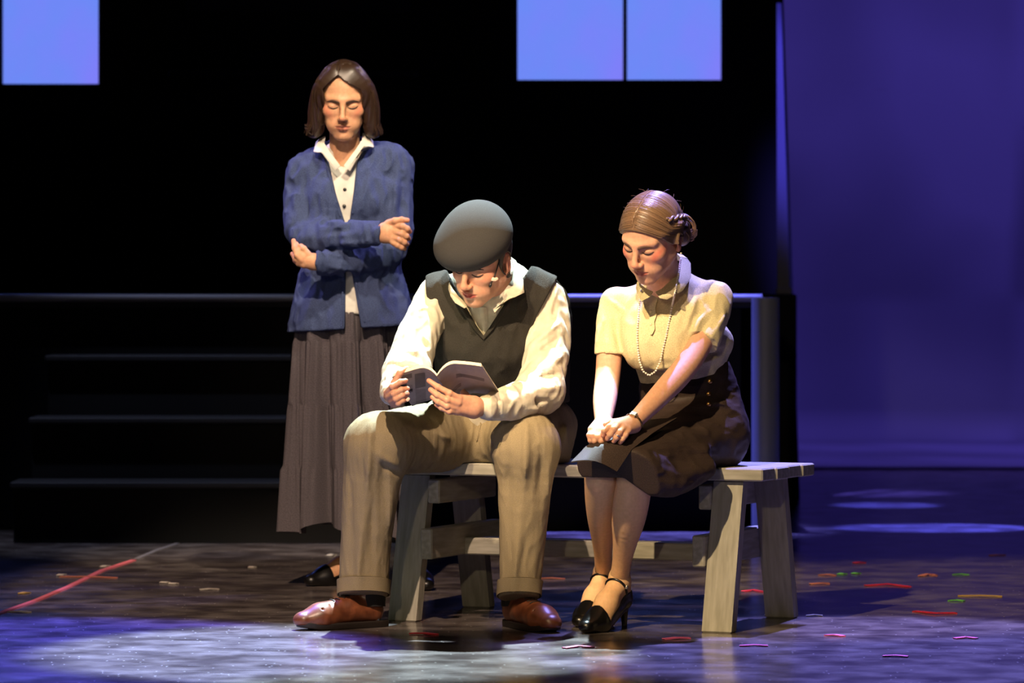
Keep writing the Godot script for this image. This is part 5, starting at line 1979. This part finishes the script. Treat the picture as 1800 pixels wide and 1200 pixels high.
	hr.cap(Vector3(-0.018, 0.075, 0.098), Vector3(-0.016, 0.126, 0.040), 0.002, 0.002, 0.004, Vector3.ZERO, 1.0, true)
	hr.cap(Vector3(-0.016, 0.126, 0.040), Vector3(-0.010, 0.130, -0.030), 0.002, 0.001, 0.004, Vector3.ZERO, 1.0, true)
	hr.warp(func(p: Vector3) -> float: return 0.0012 * sin(atan2(p.z + 0.01, p.x) * 38.0 + p.y * 25.0) * smoothstep(0.05, 0.0, p.y), 0.02)
	var ha := Acc.new()
	hr.net(ha, base_c, hx)
	var hair := put("hair", ha.mesh(), hm, o)
	tag(hair, "brown shoulder-length bob parted in the middle")
	var rng := RandomNumberGenerator.new()
	rng.seed = 5
	var sa := Acc.new()
	for sg: float in [-1.0, 1.0]:
		for j in 130:
			var u := rng.randf()
			var top := Vector3(sg * 0.004 - 0.016, lerpf(0.100, 0.124, sin(u * PI * 0.5)), lerpf(0.060, -0.050, u))
			var an := lerpf(0.62, -1.25, u) + rng.randf_range(-0.08, 0.08)
			var pts := []
			var rs := []
			var fl := rng.randf_range(0.2, 1.0)
			var drop := rng.randf_range(0.088, 0.118)
			for k in 15:
				var t := k / 14.0
				var out := Vector3(sg * cos(an), 0, sin(an))
				var y := lerpf(top.y, -drop, t)
				var spread := minf(1.0, sqrt(t * 2.6))
				var c := Vector3(lerpf(top.x, 0.0, spread), y, lerpf(top.z, -0.005, spread))
				var w := Vector3(sg * 0.05, 1, 0.0).normalized().slerp(out, smoothstep(0.0, 0.40, t))
				var p := hr.hit(c + w * 0.16, -w, 0.18) if y > -0.085 else (pts[-1] as Vector3) + Vector3(0, (-drop - top.y) / 14.0, 0) * 0.8 + out * (0.006 * fl)
				pts.append(p + w * 0.0006)
				rs.append(rng.randf_range(0.0008, 0.0014) * (1.0 if k < 13 else 0.5))
			for k in pts.size():
				pts[k] = hx * pts[k]
			tube(sa, pts, rs, 4, base_c * rng.randf_range(0.65, 1.35))
	# the flicked ends
	for q: Array in [[-1.0, 0.125, -0.088], [-1.0, 0.118, -0.098], [-1.0, 0.110, -0.104], [1.0, 0.112, -0.060], [1.0, 0.114, -0.092], [1.0, 0.108, -0.102]]:
		for j in 7:
			var sg: float = q[0]
			var jz := rng.randf_range(0.0, 0.04)
			var jy := rng.randf_range(-0.006, 0.006)
			var e := Vector3(sg * q[1], q[2] + jy + (0.02 if sg > 0 else 0.008), jz + 0.004)
			tube(sa, [hx * Vector3(sg * 0.090, q[2] + 0.040, jz), hx * Vector3(sg * 0.094, q[2] + 0.012, jz), hx * Vector3(sg * 0.100, q[2] - 0.004 + jy, jz), hx * e], [0.003, 0.003, 0.0024, 0.0008], 5, base_c * rng.randf_range(0.9, 1.5))
	put("hair_strands", sa.mesh(), hm, hair)

	# --- torso shape shared by blouse and cardigan
	var torso := func(f: Field, e: float) -> void:
		f.chain(PX([[612, 330, 12.83], [612, 400, 12.83], [615, 480, 12.83], [618, 560, 12.83], [620, 600, 12.83]]), [0.150 + e, 0.150 + e, 0.148 + e, 0.168 + e, 0.172 + e], 0.05, Vector3(0, 0, 1), 0.66)
		f.cap(W(556, 298, 12.84), W(678, 286, 12.84), 0.048 + e, 0.052 + e, 0.06)
		f.cap(W(608, 268, 12.84), W(610, 320, 12.83), 0.052 + e, 0.085 + e, 0.05)
		f.ell(W(578, 355, 12.77), Vector3.ONE * (0.055 + e), 0.06)
		f.ell(W(645, 352, 12.77), Vector3.ONE * (0.055 + e), 0.06)
	var lo := W(478, 625, 12.85) - Vector3(0, 0, 0.18)
	var hi := W(760, 235, 12.7) + Vector3(0, 0, 0.22)
	var bf := Field.new(W(535, 600, 12.85) - Vector3(0, 0, 0.14), W(690, 250, 12.7) + Vector3(0, 0, 0.1), 0.007)
	torso.call(bf, -0.008)
	bf.ell(W(603, 268, 12.74), Vector3(0.040, 0.052, 0.060), 0.006, Basis.IDENTITY, true)
	bf.fold(W(590, 300, 12.7), W(600, 345, 12.7), 0.008, 0.005)
	bf.fold(W(612, 300, 12.7), W(600, 350, 12.7), 0.007, -0.004)
	bf.plane(W(620, 552, 12.8), Vector3(0, -1, 0), 0.004)
	var ba := Acc.new()
	bf.net(ba)
	var blouse := put("blouse", ba.mesh(), white_m, o)
	tag(blouse, "white collared blouse under the cardigan")
	var on := func(f: Field, x: float, y: float, out := 0.002) -> Vector3:
		var w := W(x, y, 12.4)
		var d := (w - Vector3(0, EYE, CAM_Z)).normalized()
		return f.hit(w, d, 0.6) - d * out
	var ca := Acc.new()
	for wing: Array in [[[[572, 240, 12.80], [570, 252, 12.75], [580, 268, 12.715], [598, 291, 12.70]], [[562, 244, 12.80], [558, 258, 12.745], [571, 270, 12.71], [593, 297, 12.70]], [[556, 250, 12.81], [552, 267, 12.745], [566, 268, 12.715], [590, 300, 12.705]]],
			[[[638, 234, 12.80], [636, 246, 12.75], [626, 262, 12.715], [604, 291, 12.70]], [[648, 240, 12.80], [650, 252, 12.745], [634, 266, 12.71], [611, 297, 12.70]], [[655, 248, 12.81], [656, 259, 12.745], [640, 256, 12.715], [615, 300, 12.705]]]]:
		var rows := []
		for r: Array in wing:
			rows.append(PX(r))
		sheet(ca, rows, 0.004)
	put("collar", ca.mesh(), white_m, blouse)
	for q: Array in [[606, 333], [605, 362]]:
		var b := Acc.new()
		var c: Vector3 = on.call(bf, q[0], q[1])
		tube(b, [c, c + Vector3(0, 0, 0.003)], [0.006, 0.005], 12)
		put("button", b.mesh(), plain(Color(0.10, 0.10, 0.11), 0.4), blouse)

	# --- cardigan: body, sleeves, open front
	var cf := Field.new(lo, hi, 0.0064)
	cf.chain(PX([[529, 305, 12.84], [526, 360, 12.82], [536, 414, 12.76], [600, 414, 12.66], [668, 410, 12.585]]), [0.050, 0.050, 0.052, 0.047, 0.037], 0.02)
	var cut_a := W(668, 410, 12.585)
	cf.carve(func(p: Vector3) -> float: return (p.x - cut_a.x if p.x < cut_a.x + 0.008 else 1.0) if p.distance_to(cut_a) < 0.09 else -1.0, 0.3)
	var cg := Field.new(lo, hi, 0.0064)
	cg.chain(PX([[698, 292, 12.84], [699, 360, 12.82], [690, 432, 12.77], [625, 458, 12.70], [556, 462, 12.62]]), [0.050, 0.050, 0.052, 0.046, 0.038], 0.02)
	var cut_b := W(556, 462, 12.62)
	cg.carve(func(p: Vector3) -> float: return (cut_b.x - p.x if p.x > cut_b.x - 0.008 else 1.0) if p.distance_to(cut_b) < 0.09 else -1.0, 0.3)
	cf.merge(cg, 0.008)
	torso.call(cf, 0.006)
	cf.cap(W(676, 340, 12.80), W(678, 420, 12.80), 0.050, 0.050, 0.03)
	cf.cap(W(548, 350, 12.80), W(552, 420, 12.80), 0.045, 0.045, 0.03)
	cf.chain(PX([[616, 500, 12.83], [620, 560, 12.83], [622, 620, 12.83]]), [0.160, 0.196, 0.225], 0.04, Vector3(0, 0, 1), 0.62)
	for q: Array in [[[520, 310], [512, 390], 12.75, 0.0110, 0.0102], [[535, 300], [540, 380], 12.74, 0.0120, -0.0136], [[512, 340], [530, 410], 12.74, 0.0100, 0.0102], [[545, 385], [640, 395], 12.64, 0.0100, 0.0085], [[560, 410], [650, 402], 12.62, 0.0090, -0.0085], [[570, 432], [660, 425], 12.6, 0.0100, 0.0102], [[648, 385], [656, 435], 12.56, 0.0060, -0.0085], [[640, 388], [645, 432], 12.57, 0.0060, 0.0085],
			[[700, 300], [690, 400], 12.74, 0.0120, 0.0136], [[712, 310], [705, 390], 12.74, 0.0100, -0.0102], [[565, 300], [585, 380], 12.72, 0.0120, 0.0085], [[545, 510], [530, 575], 12.7, 0.0180, 0.0170], [[575, 500], [570, 575], 12.7, 0.0160, -0.0136], [[665, 490], [672, 560], 12.7, 0.0180, 0.0170], [[690, 480], [706, 560], 12.7, 0.0160, -0.0170], [[560, 462], [620, 478], 12.62, 0.0080, 0.0085], [[575, 452], [635, 462], 12.62, 0.0080, -0.0085]]:
		cf.fold(W(q[0][0], q[0][1], q[2]), W(q[1][0], q[1][1], q[2]), q[3], q[4])
	cf.crumple(10, 0.08, 0.0075, Vector3(0.8, 1.5, 1.0))
	var edge := func(tbl: Array, y: float) -> float:
		for j in tbl.size() - 1:
			if y >= tbl[j + 1].y:
				return lerpf(tbl[j].x, tbl[j + 1].x, clampf((y - tbl[j].y) / (tbl[j + 1].y - tbl[j].y), 0, 1))
		return tbl[-1].x
	var el := PX([[566, 240, 12.7], [577, 285, 12.7], [590, 340, 12.7], [606, 392, 12.7], [607, 480, 12.7], [606, 600, 12.7]])
	var er := PX([[648, 240, 12.7], [626, 285, 12.7], [621, 340, 12.7], [613, 392, 12.7], [618, 480, 12.7], [639, 600, 12.7]])
	var arm_top := W(600, 392, 12.7).y
	var arm_bot := W(600, 478, 12.7).y
	var front_z := CAM_Z - 12.73
	cf.carve(func(p: Vector3) -> float:
		var e := -1.0
		if p.z > -1.33 and not (p.y < arm_top and p.y > arm_bot and p.z > front_z + 0.02):
			e = minf(p.x - edge.call(el, p.y), edge.call(er, p.y) - p.x)
		return e)
	# slanted hem
	cf.plane(W(600, 579, 12.7), Vector3(0.06, -1, 0), 0.005)
	cf.ell(W(606, 250, 12.80), Vector3(0.068, 0.045, 0.08), 0.01, Basis.IDENTITY, true)
	var cfa := Acc.new()
	cf.net(cfa)
	var card := put("cardigan", cfa.mesh(), blue_m, o)
	tag(card, "open blue woven cardigan with long sleeves")
	# stitched band down the right front and cuffs
	for tb: Array in [[[626, 285], [622, 330], [616, 375]], [[577, 285], [589, 335], [602, 380]], [[621, 495], [629, 530], [637, 566]], [[606, 495], [606, 535], [605, 574]]]:
		var bd := Acc.new()
		var pts := []
		for q: Array in tb:
			var sgn := 1.0 if tb[0][0] > 610 else -1.0
			pts.append(on.call(cf, q[0] + 4.0 * sgn, q[1], 0.001))
		tube(bd, pts, [0.0035, 0.0035, 0.0035], 6)
		put("edge_band", bd.mesh(), blue_m, card)

	# --- tiered skirt
	var sk := Acc.new()
	var rows := []
	var fn := FastNoiseLite.new()
	fn.seed = 8
	fn.frequency = 1.0
	var cols := 260
	for j in 49:
		var t := j / 48.0
		var py := lerpf(548.0, 928.0, t)
		var tier := 0 if py < 600 else 1 if py < 712 else 2 if py < 822 else 3
		var t0: float = [548.0, 600.0, 712.0, 822.0][tier]
		var t1b: float = [600.0, 712.0, 822.0, 930.0][tier]
		var into := (py - t0) / (t1b - t0)
		var rx := lerpf(0.146, 0.186, pow(t, 0.8))
		var rz := lerpf(0.105, 0.150, t)
		var row := []
		for c in cols:
			var a := TAU * c / cols
			var deep := 0.012 + 0.022 * t
			var big := deep * (sin(a * 9.0 + 0.8 * sin(a * 2.0) + 0.4) + 0.5 * sin(a * 14.0 + 1.7 + t))
			var fine := (0.0062 * (1.0 - into * 0.6)) * sin(a * (34.0 + tier * 9.0) + fn.get_noise_2d(a * 3.0, tier) * 6.0)
			var pinch := -0.004 * exp(-pow(into / 0.06, 2.0)) + 0.0025 * exp(-pow((into - 0.03) / 0.05, 2.0))
			var r := 1.0
			var g := big + fine + pinch
			var hem := 0.0
			if j > 36:
				hem = (j - 36) / 12.0 * 0.028 * (sin(a * 3.0 + 2.1) * 0.6 + sin(a * 7.0) * 0.3)
			var ctr := W(lerpf(606.0, 611.0, t), py, 12.84)
			row.append(ctr + Vector3(cos(a) * (rx * r + g), hem, sin(a) * (rz + g)))
		rows.append(row)
	sheet(sk, rows, 0.003, Color.WHITE, true)
	var skirt := put("skirt", sk.mesh(), gauze_m, o)
	tag(skirt, "long grey-brown tiered skirt of crinkled cotton")
	return o

# ---- tape and confetti lying on the floor
func floor_things() -> void:
	var rose := plain(Color(0.86, 0.42, 0.46), 0.6)
	var tp := thing("floor_tape")
	tag(tp, "long pink tape line stuck slantwise on the stage floor", "tape")
	var pts := []
	for q: Array in [[-14, 1083], [60, 1057], [120, 1032], [180, 1003], [235, 985]]:
		pts.append(ground(q[0], q[1]))
	var ac := Acc.new()
	strip(ac, pts, 0.020)
	put("tape_strip", ac.mesh(), rose, tp)
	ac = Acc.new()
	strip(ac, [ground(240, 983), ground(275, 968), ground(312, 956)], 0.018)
	put("tape_end_shaded", ac.mesh(), plain(Color(0.45, 0.43, 0.44), 0.7), tp)  # unlit far end of the same tape: its shade put into a grey colour
	var kinds := {"red": plain(Color(0.90, 0.20, 0.25), 0.5), "pink": plain(Color(0.93, 0.42, 0.62), 0.5), "green": plain(Color(0.45, 0.80, 0.30), 0.5), "yellow": plain(Color(0.90, 0.74, 0.36), 0.5), "orange": plain(Color(0.85, 0.52, 0.38), 0.5), "white": plain(Color(0.80, 0.77, 0.72), 0.6)}
	# colour, pixel from, pixel to, raised middle in pixels, label
	var list := [
		["red", [1522, 1030], [1598, 1032], -3.0, "long bright red paper strip bent in the middle, lying beside a shorter orange one"],
		["red", [1608, 1075], [1680, 1078], 3.0, "long red paper strip sagging in the middle, lying below the yellow strip"],
		["yellow", [1684, 1048], [1762, 1049], 0.0, "long straight yellow paper strip on the dark floor"],
		["green", [1668, 1056], [1695, 1057], 0.0, "short pale green paper strip beside the long yellow one"],
		["red", [1307, 1040], [1341, 1041], -2.0, "small red paper scrap on the floor between the bench's end legs"],
		["red", [1501, 990], [1520, 989], 0.0, "tiny red paper scrap farthest back on the bare floor"],
		["orange", [1440, 1011], [1468, 1012], 0.0, "orange paper scrap next to two green dots of paper"],
		["orange", [1424, 1027], [1457, 1026], 0.0, "orange paper strip below the one next to the green dots"],
		["green", [1475, 1010], [1486, 1009], 0.0, "rounder of the two green paper dots beside the orange scraps"],
		["green", [1500, 1009], [1510, 1008], 0.0, "smaller of the two green paper dots beside the orange scraps"],
		["green", [1676, 1010], [1702, 1011], 0.0, "thin green-tipped paper strip lying alone"],
		["orange", [1618, 1013], [1644, 1012], -2.0, "crumpled pale orange paper scrap lying alone"],
		["orange", [1740, 977], [1766, 976], 0.0, "pale peach paper strip far back near the blue light"],
		["pink", [1452, 1117], [1483, 1119], 0.0, "thin pink paper scrap in the blue light on the floor"],
		["pink", [1678, 1123], [1717, 1123], -1.0, "pink paper strip with a thick end"],
		["pink", [1300, 1136], [1350, 1136], 0.0, "crossed pink paper strips in front of the bench leg"],
		["pink", [1166, 1124], [1212, 1122], 0.0, "pink paper strip beside the front leg of the bench"],
		["pink", [992, 1140], [1042, 1139], -2.0, "pink paper strip with a knot in front of the black shoes"],
		["red", [722, 1114], [768, 1116], 0.0, "red paper strip lying between the man's shoes"],
		["pink", [1552, 1154], [1596, 1155], 0.0, "faint pink paper strip at the front edge of the blue light"],
		["white", [1344, 1082], [1360, 1082], 0.0, "white paper strip half under the rear bench leg"],
		["white", [1417, 1083], [1446, 1083], 0.0, "white paper strip just right of the rear bench leg"],
		["orange", [947, 1017], [992, 1018], 0.0, "dull orange paper strip under the middle of the bench"],
		["orange", [106, 1014], [205, 1016], 0.0, "dull orange paper strip crossed by the pink tape line"],
		["white", [15, 1076], [53, 1077], 0.0, "white paper strip touching the front end of the pink tape"],
		["yellow", [36, 1044], [50, 1042], 0.0, "small yellow oval scrap beside the pink tape"],
		["white", [352, 1037], [384, 1036], 0.0, "dull pale paper strip on the brown floor by the steps"],
		["white", [104, 1012], [112, 1010], 0.0, "cream paper crumb at the end of the dull orange strip"],
		["white", [578, 977], [588, 975], 0.0, "white paper crumb behind the standing woman's shoe"],
		["white", [180, 997], [190, 995], 0.0, "white paper crumb lying against the pink tape"],
		["white", [286, 1025], [294, 1024], 0.0, "first cream crumb of a close pair on the brown floor"],
		["white", [301, 1027], [309, 1026], 0.0, "second cream crumb of a close pair on the brown floor"],
		["white", [440, 998], [447, 997], 0.0, "single cream crumb lying alone near the steps"]]
	for q: Array in list:
		var a := ground(q[1][0], q[1][1])
		var b := ground(q[2][0], q[2][1])
		var mid := ground((q[1][0] + q[2][0]) * 0.5, (q[1][1] + q[2][1]) * 0.5 + q[3])
		var m := Acc.new()
		var wd := 0.020 if (b - a).length() > 0.03 else 0.026
		strip(m, [a, a.lerp(mid, 0.5) + Vector3(0, 0.001, 0.001), mid + Vector3(0, 0.002, 0), mid.lerp(b, 0.5) + Vector3(0, 0.001, -0.001), b], wd)
		tag(put("confetti_strip", m.mesh(), kinds[q[0]]), q[4], "confetti", "paper confetti scattered on the stage floor")

func strip(acc: Acc, pts: Array, wd: float) -> void:
	var rows := []
	for j in pts.size():
		var t: Vector3 = (pts[mini(j + 1, pts.size() - 1)] - pts[maxi(j - 1, 0)])
		t.y = 0
		var sd := t.normalized().cross(Vector3.UP) * wd * 0.5
		rows.append([pts[j] + sd + Vector3(0, 0.0022, 0), pts[j] - sd + Vector3(0, 0.0022, 0)])
	sheet(acc, rows, 0.0030)

func _ready() -> void:
	camera_and_light()
	stage()
	bench()
	# the three figures are computed side by side
	var jobs := []
	for f: Callable in [man, seated_woman, standing_woman]:
		var t := Thread.new()
		t.start(f)
		jobs.append(t)
	for k in jobs.size():
		var o: Node3D = jobs[k].wait_to_finish()
		o.name = "person" if k == 0 else "person_%03d" % k
		add_child(o)
	paperback()
	floor_things()
